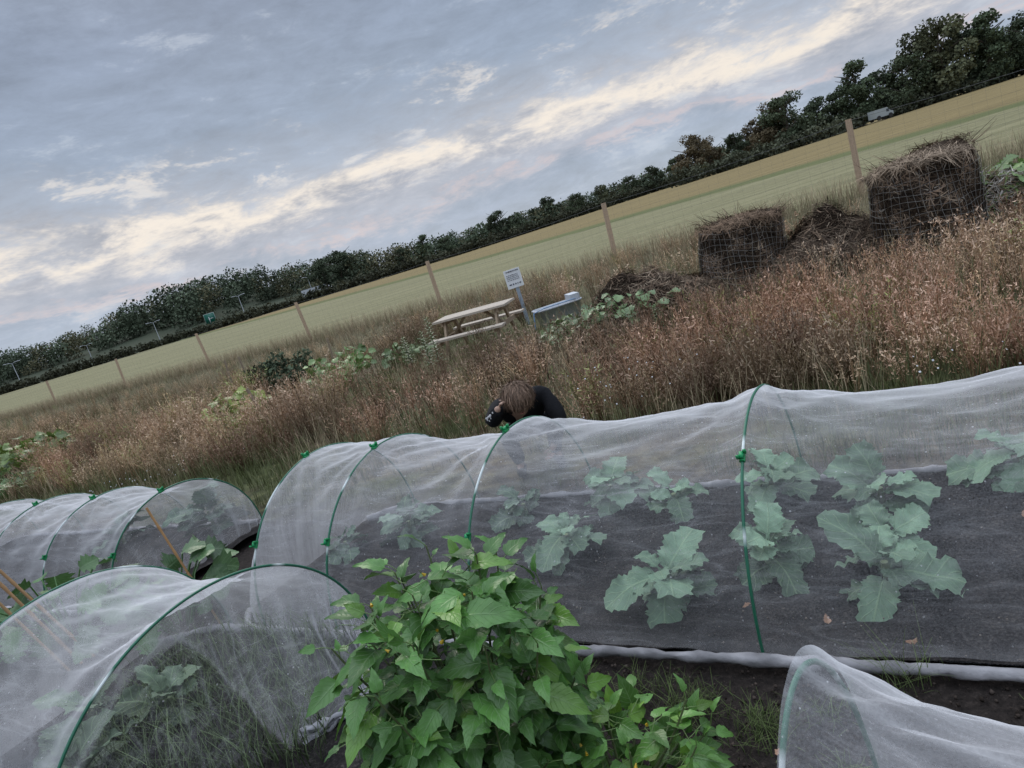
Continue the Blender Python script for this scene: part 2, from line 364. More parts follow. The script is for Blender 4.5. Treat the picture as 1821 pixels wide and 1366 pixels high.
mb=MB()
addbox(mb,(-.2,-.19,2.3),(.16,.03,1.7),None,(.7,.7,.7));addbox(mb,(.41,-.19,2.7),(1.06,.03,.14),None,(.7,.7,.7));mb.obj('sign_marking',M_plast,parent=e)
def vehicle(name,label,cat,loc,L,Hh,W,cabL,rz,col):
    e=empty(name,loc,label=label,category=cat);e.rotation_euler=(0,0,rz)
    mb=MB();pr=[(-L/2,.45),(-L/2,Hh),(L/2-cabL,Hh),(L/2-cabL*.45,Hh*.62),(L/2,Hh*.55),(L/2,.45)]
    n=len(pr);v=[(p[0],-W/2,p[1]) for p in pr]+[(p[0],W/2,p[1]) for p in pr]
    mb.add(v,[[i,(i+1)%n,n+(i+1)%n,n+i] for i in range(n)],col);
    for o in(0,n):mb.add(np.array(v)[o:o+n],[[0,1,2],[0,2,3],[0,3,5],[3,4,5]],col)
    mb.obj('body',M_plast,False,parent=e)
    for sy in(-1,1):
        mb=MB();addbox(mb,(L/2-cabL*.95,sy*W/2,Hh*.72),(cabL*.5,.03,Hh*.26),None,(.03,.04,.05));mb.obj('side_window',M_plast,False,parent=e)
    for sx in(-L*.32,L*.32):
        for sy in(-1,1):
            mb=MB();addtube(mb,[(sx,sy*W/2-.12,.38),(sx,sy*W/2+.12,.38)],.38,14,(.02,.02,.02));mb.obj('wheel',M_plast,parent=e)
x=124*747/1256;vehicle('parked_van','pale grey van parked in a gap between the trees','van',(x,121,zt(x,121)+.15),3.6,1.8,1.7,1.1,.15,(.36,.40,.41))
x=-281*185/1256;vehicle('lorry','long white lorry passing behind the hedge','lorry',(x,185,zt(x,185)),8,2.6,2.4,1.6,.05,(.6,.62,.65))
# ------------------------------------------------------------ fence
fpts=[]
fx=[20.3,14.9,9.47,3.93,-1.49,-6.8,-12.,-17.4,-22.8,-28.2,-33.6]
fh=[1.8,1.8,1.76,1.62,1.55,1.49,1.44,1.38,1.3,1.3,1.3]
e=empty('fence',(3.93,20.1,0),label='timber post and wire netting fence along the field',category='fence')
for x,h in zip(fx,fh):
    y=22.48-.6*x;b=zt(x,y);fpts.append((x,y,b,h));mb=MB()
    ln=rng.normal()*.025
    R=rotz(np.array([.5]))[0];v=np.array([[a*.05,c*.05,q] for q in(0,1) for a,c in((-1,-1),(1,-1),(1,1),(-1,1))])
    v[:,2]*=h+.3;v[:,0]+=v[:,2]*ln;v=v@R.T+np.array([x,y,b-.3])
    mb.add(v,[[0,1,5,4],[1,2,6,5],[2,3,7,6],[3,0,4,7],[4,5,6,7]],(.50,.37,.26))
    rel(mb,e.location);mb.obj('fence_post',M_wood,False,parent=e)
mb=MB()
for (x0,y0,b0,h0),(x1,y1,b1,h1) in zip(fpts[:-1],fpts[1:]):
    for k in range(9):
        f=.98-.11*k;t=np.linspace(0,1,9);sag=-.07*4*t*(1-t)
        P=np.stack([x0+(x1-x0)*t,y0+(y1-y0)*t-.06,b0+h0*f+(b1+h1*f-b0-h0*f)*t+sag],-1)
        mb.add(*tube(P,.0045 if k==0 else .0014,3),(.14,.14,.14))
    for k in range(24):
        t=k/24;x=x0+(x1-x0)*t;y=y0+(y1-y0)*t-.06;b=b0+(b1-b0)*t;h=h0+(h1-h0)*t-.07*4*t*(1-t)
        mb.add(*tube([(x,y,b),(x,y,b+h*.98)],.0011,3),(.14,.14,.14))
rel(mb,e.location);mb.obj('wire_netting',M_metal,parent=e)
# ------------------------------------------------------------ vegetation templates
def ribbon(n,w,bend=.3,taper=True):
    t=np.linspace(0,1,n+1);wd=w*(1-.8*t) if taper else np.full(n+1,w)
    v=[];
    for ti,wi in zip(t,wd): v+=[(-wi/2,bend*ti*ti,ti),(wi/2,bend*ti*ti,ti)]
    f=[[2*i,2*i+1,2*i+3,2*i+2] for i in range(n)];return np.array(v),np.array(f)
def weed_template(seed,stems=15,heads=16,h=1.):
    rs=np.random.default_rng(seed);V=[];F=[];Cc=[];n0=0
    fluffy=seed%3==0;straw=seed%5==1
    for i in range(stems):
        a=rs.random()*6.28;l=.10+.55*rs.random()**1.3;hh=h*(.55+.45*rs.random())
        tip=np.array([math.cos(a)*l*.75,math.sin(a)*l*.75,hh]);base=np.array([math.cos(a),math.sin(a),0])*.06
        mid=(base+tip)/2+np.array([-math.cos(a)*.03,-math.sin(a)*.03,.04])
        sd=np.array([math.cos(a+1.57+rs.normal()*.6),math.sin(a+1.57),0])*.0042
        pts=[base,(base+mid)/2,mid,(mid+tip)/2,tip]
        vv=[];
        for k,p in enumerate(pts):vv+=[p-sd*(1-.15*k),p+sd*(1-.15*k)]
        V.append(np.array(vv));F.append(np.array([[2*k,2*k+1,2*k+3,2*k+2] for k in range(4)])+n0);n0+=10
        cs=(np.array([.26,.20,.13]) if straw else np.array([.20,.14,.098]))*(.65+.7*rs.random())
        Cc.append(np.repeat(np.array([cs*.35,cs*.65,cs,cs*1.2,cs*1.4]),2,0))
        for k in range(heads):
            t=.35+.65*rs.random()**.8
            p=mid*t*2+base*(1-2*t) if t<.5 else mid*(1-(t-.5)*2)+tip*(t-.5)*2
            p=p+rs.normal(size=3)*.038*(1.2-t*.7)
            u=nrm(rs.normal(size=3)+np.array([0,0,1.4]));s=nrm(np.cross(u,rs.normal(size=3)));L=.016+.04*rs.random();W=(.0025+.004*rs.random())*(1.5 if fluffy else 1)
            V.append(np.array([p-s*W,p+s*W,p+u*L+s*W*.4,p+u*L-s*W*.4]));F.append(np.array([[0,1,2,3]])+n0);n0+=4
            hi=np.array([.43,.345,.285]) if fluffy else np.array([.35,.268,.21])
            if straw:hi=np.array([.42,.345,.24])
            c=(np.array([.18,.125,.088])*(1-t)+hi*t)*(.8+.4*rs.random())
            Cc.append(np.tile(c,(4,1)))
    return np.vstack(V),np.vstack(F),np.vstack(Cc)
WT=[weed_template(100+i) for i in range(10)]
def wedge(n,dmin,dmax,lim=(-.86,.98),ymax=60):
    out=[]
    while len(out)<n:
        Y=3+rng.random(n*3)*ymax;X=Y*(lim[0]+(lim[1]-lim[0])*rng.random(n*3))
        d=X*NX[0]+Y*NX[1];k=(d>dmin)&(d<dmax)
        for x,y in zip(X[k],Y[k]):out.append((x,y))
    return np.array(out[:n])
def clear(P,c,r,ry=None):
    ry=ry or r;return ((P[:,0]-c[0])/r)**2+((P[:,1]-c[1])/ry)**2>1
excl=[((3.5,9.4),.85),((5.45,8.3),.9),((4.6,9.0),.8),((2.1,9.3),1.1),((6.9,8.8),1.1),((-.25,11.6),1.2),((1.1,11.8),.8),((-9,13.0),.9),((-4.2,10.9),.8),((-2.7,11.8),.8),((-4.05,13.3),.8),((.03,4.75),.42)]
P=np.vstack([wedge(1550,4.75,7.5,ymax=14),wedge(1550,7.,12.,ymax=24),wedge(850,11.,18.0,lim=(-.9,.4),ymax=34)])
for c,r in excl:P=P[clear(P,c,r)]
fr=P[:,1]+.6*P[:,0];P=P[fr<20.3]
dn=fbm(P[:,0]*.8+5,P[:,1]*.8);P=P[(dn>.45)|(rng.random(len(P))<.25)]
d=P@NX;hs=(.38+.32*rng.random(len(P)))*(.50+1.1*fbm(P[:,0]*.7,P[:,1]*.7+9))
hs*=np.where(d<5.6,.85,1.)
tb=(np.abs(P[:,0]+.2)<2.1)&(P[:,1]>8.)&(P[:,1]<12.5);hs=np.where(tb,hs*.45,hs)
tb=(P[:,0]>1.2)&(P[:,1]>6.6)&(P[:,1]<10);hs=np.where(tb,hs*.72,hs)
hs=np.where((P[:,0]<-2)&(d>9),hs*.7,hs);hs=np.where(P[:,1]+.6*P[:,0]>16.5,hs*.75,hs)
tone=fbm(P[:,0]*.9+40,P[:,1]*.9+3);t2=fbm(P[:,0]*.55+70,P[:,1]*.55+33);t3=fbm(P[:,0]*1.3+11,P[:,1]*1.3+53)
mb=MB()
for k in range(10):
    I=np.arange(len(P))%10==k;p=P[I];n=len(p)
    T=np.stack([p[:,0],p[:,1],terrain(p[:,0],p[:,1])-.02],-1)
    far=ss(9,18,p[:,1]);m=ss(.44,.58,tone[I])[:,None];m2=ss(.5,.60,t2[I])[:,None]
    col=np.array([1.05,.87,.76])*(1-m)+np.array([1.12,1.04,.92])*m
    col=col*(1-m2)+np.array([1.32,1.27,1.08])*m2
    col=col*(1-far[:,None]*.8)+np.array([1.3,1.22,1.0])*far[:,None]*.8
    col=col*(.58+.85*ss(.36,.64,t3[I]))[:,None]*(.85+.3*rng.random(n))[:,None]
    g_=rng.random(n)<.06;col[g_]*=np.array([.65,1.0,.6])
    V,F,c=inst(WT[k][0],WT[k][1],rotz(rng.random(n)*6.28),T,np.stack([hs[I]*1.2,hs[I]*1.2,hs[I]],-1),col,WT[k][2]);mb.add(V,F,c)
mb.obj('weeds',M_weed,False,kind='stuff',label='dense rust brown dried weeds with pale seed heads',category='weeds')
def blades(P,h,w,cols,lean=.4,seg=3):
    n=len(P);tv,tf=ribbon(seg,1.,lean)
    T=np.stack([P[:,0],P[:,1],terrain(P[:,0],P[:,1])-.01],-1)
    R=rotz(rng.random(n)*6.28);S=np.stack([np.full(n,1.)*w,h*(.3+1.2*rng.random(n)),h],-1)
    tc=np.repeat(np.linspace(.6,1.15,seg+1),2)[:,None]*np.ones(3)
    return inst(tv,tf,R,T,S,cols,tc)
mb=MB()
n=26000;x=-36+60*rng.random(n);off=rng.normal(size=n)*1.0-.6;y=22.48-.6*x+off;P=np.stack([x,y],-1);k=(P[:,0]/P[:,1]>-.9)&(P[:,0]/P[:,1]<.98);P=P[k];n=len(P)
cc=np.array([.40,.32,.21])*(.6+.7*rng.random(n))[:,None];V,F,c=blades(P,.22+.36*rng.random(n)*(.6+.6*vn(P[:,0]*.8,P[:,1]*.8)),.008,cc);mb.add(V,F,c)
P=wedge(32000,4.3,19,ymax=34);
for c_,r_ in excl:P=P[clear(P,c_,r_*.7)]
P=P[(P[:,1]+.6*P[:,0])<21.6];n=len(P);gr=fbm(P[:,0]*1.1+3,P[:,1]*1.1)
A=np.array([.40,.33,.21]);B=np.array([.14,.16,.07]);m=ss(.46,.56,gr)[:,None];cc=(A*(1-m)+B*m)*(.6+.7*rng.random(n))[:,None]
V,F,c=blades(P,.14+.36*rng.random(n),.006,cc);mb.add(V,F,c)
n=1800;P=np.stack([-.3+rng.normal(size=n)*.9,11.3+rng.normal(size=n)*.6],-1);cc=(np.array([.30,.28,.15]))*(.6+.7*rng.random(n))[:,None];V,F,c=blades(P,.10+.14*rng.random(n),.006,cc);mb.add(V,F,c)
mb.obj('dry_grass',M_weed,False,kind='stuff',label='pale straw coloured long grass beside the fence',category='grass')
mb=MB();P=wedge(16000,3.75,5.3,ymax=12);P=P[clear(P,(.03,4.75),.25)];gr=fbm(P[:,0]*1.4+13,P[:,1]*1.4);P=P[gr>.42];n=len(P)
cc=np.array([.12,.14,.055])*(.5+.9*rng.random(n))[:,None];V,F,c=blades(P,.06+.16*rng.random(n),.005,cc);mb.add(V,F,c)
for (x0,y0,r0,h0,nn) in((.26,2.06,.09,.06,300),(.44,1.86,.09,.06,300),(.92,1.87,.08,.13,60),(.12,2.2,.08,.06,140),(.66,1.86,.07,.05,90),(.58,1.6,.06,.05,110),(-.12,2.35,.08,.06,150),(1.25,1.62,.07,.07,60)):
    q=rng.normal(size=(nn,2))*r0*.6+np.array([x0,y0]);cc=np.array([.11,.15,.055])*(.4+.9*rng.random(nn))[:,None]
    V,F,c=blades(q,h0*(.4+.9*rng.random(nn)),.003,cc,.9);mb.add(V,F,c)
P=np.stack([-2.3+1.2*rng.random(2600),2.3+1.2*rng.random(2600)],-1);dd=P@NX;P=P[(dd>.95)&(dd<2.1)];n=len(P);cc=np.array([.12,.16,.08])*(.4+.9*rng.random(n))[:,None];V,F,c=blades(P,.08+.12*rng.random(n),.006,cc,.7);V[:,2]+=.04;mb.add(V,F,c)
mb.obj('grass',M_weed,False,kind='stuff',label='short green grass tufts growing on bare soil',category='grass')
mb=MB();n=8000;x=-1.2+3.6*rng.random(n);y=2.15-.623*(x-.6)-.05-1.3*rng.random(n);tv=np.array([[0,0,-.4],[.5,0,0],[0,.5,0],[-.5,0,0],[0,-.5,0],[0,0,.45]]);tf=np.array([[0,2,1],[0,3,2],[0,4,3],[0,1,4],[5,1,2],[5,2,3],[5,3,4],[5,4,1]])
V,F,c=inst(tv,tf,rndR(n),np.stack([x,y,np.full(n,-.005)],-1),.004+.018*rng.random(n)**3,np.array([.05,.04,.034])*(.4+1.4*rng.random(n)[:,None]));mb.add(V,F,c)
n=3500;s_=-1.9+4.6*rng.random(n);w_=.04+1.38*rng.random(n);x=.6+AX[0]*s_+NX[0]*w_;y=2.15+AX[1]*s_+NX[1]*w_
V,F,c=inst(tv,tf,rndR(n),np.stack([x,y,np.full(n,.03)],-1),.003+.010*rng.random(n)**2,np.array([.11,.095,.08])*(.3+1.6*rng.random(n)[:,None]));mb.add(V,F,c)
mb.obj('soil_crumbs',M_straw,kind='stuff',label='dark crumbled soil and small stones',category='soil')
mb=MB()
def daisies(cx_,cy_,sx,sy,n,h):
    p=np.stack([cx_+rng.normal(size=n)*sx,cy_+rng.normal(size=n)*sy],-1);hh=h*(.6+.6*rng.random(n))
    T=np.stack([p[:,0],p[:,1],terrain(p[:,0],p[:,1])+hh],-1)
    a=np.arange(8)*np.pi/4;tv=np.vstack([np.stack([np.cos(a),np.sin(a),0*a],-1)*(np.where(np.arange(8)%2,1,.75)[:,None]),[[0,0,.25]]]);tf=np.array([[j,(j+1)%8,8] for j in range(8)])
    d=np.stack([rng.normal(size=n)*.4,-.8+rng.normal(size=n)*.3,.8+0*hh],-1);R=basis(np.cross(d,[1,0,0]),d)
    V,F,c=inst(tv,tf,R,T,.004+.004*rng.random(n),np.full((n,3),.55));mb.add(V,F,c)
    V,F,c=blades(p,hh,.003,np.full((n,3),.12)*np.array([1,1.2,.6]),.02);mb.add(V,F,c)
daisies(.75,4.85,.25,.12,28,.52);daisies(2.45,3.45,.2,.10,14,.42);daisies(-4.6,7.6,.5,.25,50,.32)
mb.obj('daisy_flowers',M_weed,kind='stuff',label='scattered small white daisies among the grass',category='flowers')
# ------------------------------------------------------------ leaves
def leaf_tpl(prof,nu=9,nv=3,fold=.25,droop=.35,tooth=0.,ruffle=0.,seed=0,cup=0.):
    V=[];U=[];n=2*nv+1
    t=np.linspace(0,1,nu)
    for i,ti in enumerate(t):
        w=prof(ti)
        for j in range(-nv,nv+1):
            q=j/nv;ww=w
            if abs(j)==nv:ww=w*(1+tooth*(1 if i%2 else -1)*(1+.5*math.sin(seed*3+i*2.1+j)))
            x=q*ww;y=ti
            z=fold*abs(x)-droop*ti*ti+cup*(q*q)*w
            z+=ruffle*abs(q)**2*math.sin(ti*19+q*2+seed)*(.3+ti)+ruffle*.4*math.sin(ti*9+q*5+seed*2)
            y+=ruffle*.7*abs(q)**2*math.cos(ti*15+seed*3+q)
            V.append((x,y,z));U.append((ti,q,1))
    return np.array(V),grid(nu,n),np.array(U)
ovate=lambda t:max(.004,.32*math.sin(math.pi*min(1,t**.60))**.8*(1-.22*t)) if t<.999 else .003
cabp=lambda t:.05 if t<.16 else .42*math.sin(math.pi*min(1,(.12+.80*(t-.10))))**.55
sqp=lambda t:max(.02,.55*math.sin(math.pi*min(.985,(t+.06)/1.06))**.5)
def leaves(mb,T,D,UP,S,tpls,C_,mi=0):
    n=len(T);R=basis(D,UP)
    for k,(tv,tf,tu) in enumerate(tpls):
        I=np.arange(n)%len(tpls)==k
        if not I.any():continue
        V,F,c=inst(tv,tf,R[I],T[I],S[I],C_[I]);m=I.sum()
        mb.add(V,F,c,mi,np.tile(tu,(m,1)))
PH=[leaf_tpl(ovate,12,3,.28,.28,.065,.016,s) for s in range(4)]+[leaf_tpl(ovate,12,3,.18,.55,.07,.028,s) for s in range(2)]
CB=[leaf_tpl(cabp,22,7,.08,.34+.16*s,.09,.075,s,.10) for s in range(5)]
SQ=[leaf_tpl(sqp,9,4,.22,.3,.22,.03,s) for s in range(3)]
def physalis(name,label,base,ctr,rad,nb,leafn,ls,col,seed,flowers=16,shell=300,pw=3.):
    global rng
    rng=np.random.default_rng(seed)
    base=np.array(base,float);ctr=np.array(ctr,float);rad=np.array(rad,float)
    e=empty(name,base,label=label,category='plant')
    st=MB();fo=MB();T=[];D=[];S=[];fl=[]
    trunk_top=ctr-np.array([0,0,rad[2]*.5])
    addtube(st,[base-base,(trunk_top-base)*.5+[.01,0,0],trunk_top-base],[.012,.010,.008],7,(.12,.16,.06))
    def sup(dd): return dd/((np.abs(dd)**pw).sum(-1,keepdims=True)**(1/pw))
    for b in range(nb):
        zz=-.55+1.5*((b+.5)/nb);a0=b*2.4+rng.random()*.5;rr=math.sqrt(max(.05,1-min(.98,abs(zz))**2))
        dd=sup(np.array([math.cos(a0)*rr,math.sin(a0)*rr,zz]))
        tip=ctr+dd*rad*(.84+.24*rng.random());s0=trunk_top+(base-trunk_top)*rng.random()*.35
        mid=(s0+tip)/2+np.array([dd[0],dd[1],0])*rad[0]*.22+[0,0,-.01]
        t=np.linspace(0,1,9)[:,None];P=(1-t)**2*s0+2*t*(1-t)*mid+t*t*tip
        addtube(st,P-base,np.linspace(.006,.0024,9),5,(.13,.16,.07))
        m=leafn
        for k in range(m):
            q=.22+.78*(k/(m-1));p=(1-q)**2*s0+2*q*(1-q)*mid+q*q*tip
            tg=nrm(tip-s0);a=k*2.4+rng.random()*.6;sd=nrm(np.cross(tg,[math.cos(a),math.sin(a),.3]))
            out=nrm(p-ctr+[0,0,.02])
            dr=nrm(sd*.9+out*.5+tg*(.1+.4*(q>.87))+np.array([0,0,-.22+.32*(q>.87)]))
            pet=.020+.03*rng.random();pp=p+dr*pet
            st.add(*tube(np.array([p,(p+pp)/2+[0,0,.003],pp])-base,.0014,4),(.15,.24,.07))
            T.append(pp);D.append(dr);S.append(ls*(.35+.9*rng.random())*(1 if q<.87 else .65))
    for k in range(shell):
        dd=nrm(rng.normal(size=3));dd[1]=-abs(dd[1]) if rng.random()<.55 else dd[1]
        dd=sup(dd)
        if dd[2]<-.8:continue
        p=ctr+dd*rad*(.62+.34*rng.random())
        hz=nrm(np.array([dd[0]+rng.normal()*.9,dd[1]+rng.normal()*.9,0]))
        dr=nrm(hz*(.8)+np.array([0,0,-.0-.45*rng.random()+.3*max(0,dd[2])+rng.normal()*.15]))
        q=p-dr*.035-np.array([0,0,.012]);st.add(*tube(np.array([q-hz*.02,q,p])-base,.0014,4),(.15,.24,.07))
        T.append(p);D.append(dr);S.append(ls*(.5+.8*rng.random()))
    for k in range(flowers):
        dd=nrm(rng.normal(size=3));dd[1]=-abs(dd[1]);dd=sup(dd);fl.append(ctr+dd*rad*(.84+.12*rng.random()))
    T=np.array(T);D=np.array(D);S=np.array(S);n=len(T)
    up=nrm(np.array([0,0,1.])+rng.normal(size=(n,3))*.36+np.array([0,-.25,0]))
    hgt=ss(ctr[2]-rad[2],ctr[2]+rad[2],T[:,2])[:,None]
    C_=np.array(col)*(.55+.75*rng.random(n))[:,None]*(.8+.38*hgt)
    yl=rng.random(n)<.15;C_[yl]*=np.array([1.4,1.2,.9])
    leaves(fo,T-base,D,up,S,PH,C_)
    st.obj('stem',M_leaf,parent=e);fo.obj('foliage',M_leaf,parent=e)
    fm=MB();a=np.arange(6)*np.pi/3
    ring=np.stack([np.cos(a)*.007,np.sin(a)*.007,0*a-.011],-1);r2=np.stack([np.cos(a)*.002,np.sin(a)*.002,0*a+.005],-1)
    fm.add(np.vstack([ring,r2]),[[j,(j+1)%6,6+(j+1)%6,6+j] for j in range(6)],(.62,.42,.04))
    fm.add(*tube([(0,0,.004),(0.002,0,.014),(.004,0,.022)],.0012,4),(.15,.24,.07));me=fm.mesh('flower',[M_leaf])
    for p in fl:
        o=mkobj('flower',me,parent=e,loc=tuple(p-base));o.rotation_euler=(rng.normal()*.5,rng.normal()*.5,0);s=.6+.4*rng.random();o.scale=(s,s,s)
    return e
physalis('tomatillo_plant','tall leafy green plant with small yellow flowers',(-.36,1.78,0),(-.40,1.79,.475),(.33,.26,.45),50,12,.112,(.085,.205,.045),5,32,300,2.4)
physalis('tomatillo_plant','low sprawling light green plant growing on bare soil',(-.06,1.66,0),(-.03,1.68,.18),(.31,.20,.19),26,9,.092,(.11,.25,.05),6,12,120,2.)
def squash(name,label,pos,r,h,n,ls,col,seed,cat='plant'):
    global rng
    rng=np.random.default_rng(seed);e=empty(name,(pos[0],pos[1],zt(pos[0],pos[1])),label=label,category=cat);st=MB();fo=MB();T=[];D=[];S=[]
    for k in range(n):
        a=rng.random()*6.28;rr=r*rng.random()**.5;p=np.array([math.cos(a)*rr,math.sin(a)*rr,h*(.45+.55*rng.random())*(1-.35*(rr/r)**2)])
        b=np.array([p[0]*.25,p[1]*.25,0]);st.add(*tube([b,(b+p)/2+[0,0,.06],p],.005,5),np.array(col)*1.5)
        T.append(p);D.append(nrm(np.array([math.cos(a),math.sin(a),-.1+.3*rng.normal()])));S.append(ls*(.6+.6*rng.random()))
    T=np.array(T);D=np.array(D);S=np.array(S)
    leaves(fo,T,D,nrm(np.array([0,-.3,1.])+rng.normal(size=(n,3))*.35),S,SQ,np.array(col)*(.6+.8*rng.random(n))[:,None])
    st.obj('stem',M_leaf,parent=e);fo.obj('foliage',M_leaf,parent=e);return e
squash('courgette_plant','dark green courgette plant beside a bamboo cane',(-2.40,4.02),.42,.50,34,.14,(.075,.15,.055),21)
squash('courgette_plant','broad green courgette leaves beside bamboo canes',(-3.30,4.35),.5,.46,34,.14,(.075,.16,.05),22)
squash('squash_plant','bright green squash plant among dry grass',(-9.2,13.3),.65,.75,90,.17,(.14,.21,.04),23)
squash('squash_plant','bright green squash plant among dry grass',(-8.4,11.0),.6,.45,60,.15,(.09,.17,.05),24)
squash('squash_plant','yellow green squash plant among brown weeds',(-4.3,10.9),.5,.62,80,.13,(.22,.27,.05),25)
squash('squash_plant','bright green squash plant among brown weeds',(-2.75,11.8),.6,.68,90,.13,(.15,.24,.07),26)
squash('squash_plant','low green squash plant among brown weeds',(-1.65,12.4),.5,.4,60,.11,(.13,.19,.07),30)
squash('squash_plant','green squash trailing over the compost heap',(1.15,9.6),.55,.35,80,.11,(.13,.18,.07),27)
squash('squash_plant','bright green squash leaves on the refuse heap',(7.2,8.7),.9,.80,170,.16,(.18,.28,.08),28)
mb=MB();
for i in range(22):
    a=rng.random()*6.28;q=rng.random()**.5*.62;blob(mb,(math.cos(a)*q,math.sin(a)*q*.7,.15+.6*rng.random()*(1-q*.6)),(.17,.17,.17),150,.035,np.array([.085,.11,.07])*(.6+.7*rng.random()))
e=empty('shrub',(-4.1,13.3,0),label='dark grey green bushy shrub among dried weeds',category='shrub');mb.obj('foliage',M_fol,False,parent=e)
mb=MB()
for i in range(9):
    a=rng.random()*6.28;addtube(mb,[(0,0,-.05),(math.cos(a)*.15,math.sin(a)*.15,.3),(math.cos(a)*.4,math.sin(a)*.3,.6)],[.012,.008,.003],5,(.08,.06,.04))
mb.obj('stem',M_wood,parent=e)
def herb(x,y,h,ls,seed,col=(.12,.19,.06)):
    mb=MB();T=[];D=[];n=60
    for k in range(n):
        z=(.15+.8*k/n)*h;a=k*2.4+seed;T.append((math.cos(a)*.01,math.sin(a)*.01,z));D.append((math.cos(a),math.sin(a),.5))
    e=empty('wild_herb',(x,y,0),label='single upright green leafy wild plant',category='plant',group='wild green herbs')
    leaves(mb,np.array(T),np.array(D),np.array([0,0,1.]),np.linspace(ls*1.2,ls*.5,n),PH,np.tile(col,(n,1)));mb.obj('foliage',M_leaf,parent=e)
    mb=MB();addtube(mb,[(0,0,-.05),(0,0,h*.5),(0,0,h)],[.006,.005,.002],5,(.12,.18,.06));mb.obj('stem',M_leaf,parent=e)
herb(-.95,10.4,.9,.10,0);herb(-1.1,10.55,.7,.09,1);herb(-1.5,11.4,.6,.1,2);herb(.9,9.2,.35,.09,3);herb(1.9,8.2,.4,.08,4)
# ------------------------------------------------------------ canes and stakes
def cane(p,q,r,col,label,name='bamboo_cane',cat='cane',grp='bamboo canes in the plot'):
    p=np.array(p,float);q=np.array(q,float);mb=MB();t=np.linspace(0,1,25)[:,None];P=(q-p)*t
    rr=r*(1+.25*(np.arange(25)%5==0));addtube(mb,P,rr,7,col);mb.obj(name,M_wood,label=label,category=cat,group=grp,loc=tuple(p))
cane((-2.13,3.95,-.05),(-2.29,4.0,.78),.007,(.42,.24,.11),'thin tan bamboo cane standing among courgette leaves')
cane((-3.0,3.95,-.05),(-3.33,3.9,.98),.009,(.40,.24,.12),'leaning tan bamboo cane tied in a bundle')
cane((-2.95,4.0,-.05),(-3.38,4.02,.95),.009,(.36,.22,.11),'leaning tan bamboo cane tied in a bundle')
cane((-3.05,3.9,-.05),(-3.22,3.75,.8),.008,(.44,.28,.14),'leaning tan bamboo cane tied in a bundle')
mb=MB();P=np.array([(0,0,0),(-.01,0,.4),(-.03,0,.8)]);addtube(mb,P,[.05,.055,.045],10,(.07,.06,.05))
mb.obj('rough_stump',M_straw,label='dark rough bark covered stump beside the canes',category='stump',loc=(-3.45,3.98,0))
for x,y,h,lx in((-5.5,14.2,.9,.05),(-5.0,13.9,.9,-.05),(-3.75,10.5,.6,-.12),(-3.1,13.0,.8,.05),(-2.2,13.2,.85,0.)):
    mb=MB();beam(mb,(0,0,-.1),(lx,0,h),.03 if h>.6 else .07,.03,(.28,.22,.16));mb.obj('wooden_stake',M_wood,False,label='weathered thin wooden stake among dried weeds',category='stake',group='garden stakes',loc=(x,y,0))
# ------------------------------------------------------------ picnic table
e=empty('picnic_table',(-.26,11.55,0),label='weathered pale timber picnic table with attached benches',category='picnic table');e.rotation_euler=(0,0,math.radians(-20));e.scale=(.84,.84,.84)
WC=(.46,.40,.33);L=1.55
mb=MB()
for k in range(5):addbox(mb,(0,-.3+.15*k,.74),(L,.14,.04),None,np.array(WC)*(.9+.2*random.random()))
mb.obj('table_top',M_wood,False,parent=e)
for sy in(-1,1):
    mb=MB()
    for k in range(2):addbox(mb,(0,sy*(.62+.14*k),.43),(L,.13,.04),None,np.array(WC)*(.9+.2*random.random()))
    mb.obj('bench_seat',M_wood,False,parent=e)
for sx in(-1,1):
    mb=MB();x=sx*.55
    for sy in(-1,1):beam(mb,(x,sy*.62,0),(x,sy*.22,.718),.09,.045,(.34,.26,.18),up=(1,0,0))
    addbox(mb,(x+.05*sx,0,.375),(.045,1.5,.09),None,(.34,.26,.18));addbox(mb,(x+.05*sx,0,.675),(.045,.66,.085),None,(.34,.26,.18))
    beam(mb,(x,0,.37),(x*.35,0,.715),.07,.04,(.34,.26,.18));mb.obj('leg_frame',M_wood,False,parent=e)
e=empty('notice_sign',(.62,12.6,0),label='white notice board with dark lettering on a grey post',category='sign');e.rotation_euler=(0,math.radians(-1),math.radians(6))
mb=MB();addbox(mb,(0,.03,.36),(.06,.04,.82),None,(.34,.40,.47));mb.obj('post',M_metal,False,parent=e)
mb=MB();addbox(mb,(-.02,0,.88),(.30,.015,.34),None,(.80,.82,.83));mb.obj('board',M_plast,False,parent=e)
mb=MB();
def marks(z,x0,x1,h,wd,gap):
    x=x0
    while x<x1:
        ww=wd*(.5+random.random());addbox(mb,(x+ww/2,-.012,z-.04),(ww,.004,h*(.6+.4*random.random())),None,(.05,.06,.09));x+=ww+gap
marks(1.055,-.13,.09,.026,.014,.008);
for z in(.99,.96,.93,.9):marks(z,-.14,.07,.013,.02,.012)
marks(.82,-.13,.07,.03,.03,.02)
mb.obj('lettering',M_plast,False,parent=e)
e=empty('water_trough',(1.12,11.75,0),label='galvanised grey water trough with blue pipe',category='trough');e.rotation_euler=(0,0,math.radians(8));e.scale=(.95,.9,.72)
def lathebox(mb,prof,col):
    n=24;a=np.arange(n)*2*np.pi/n;V=[]
    for hx,hy,z in prof:
        c,s=np.cos(a),np.sin(a);k=5;rr=(np.abs(c)**k+np.abs(s)**k)**(-1/k);V.append(np.stack([c*rr*hx,s*rr*hy,0*a+z],-1))
    V=np.vstack(V);m=len(prof);i=np.arange(m-1)[:,None]*n;j=np.arange(n)[None];jn=(j+1)%n
    mb.add(V,np.stack([i+j,i+jn,i+n+jn,i+n+j],-1).reshape(-1,4),col)
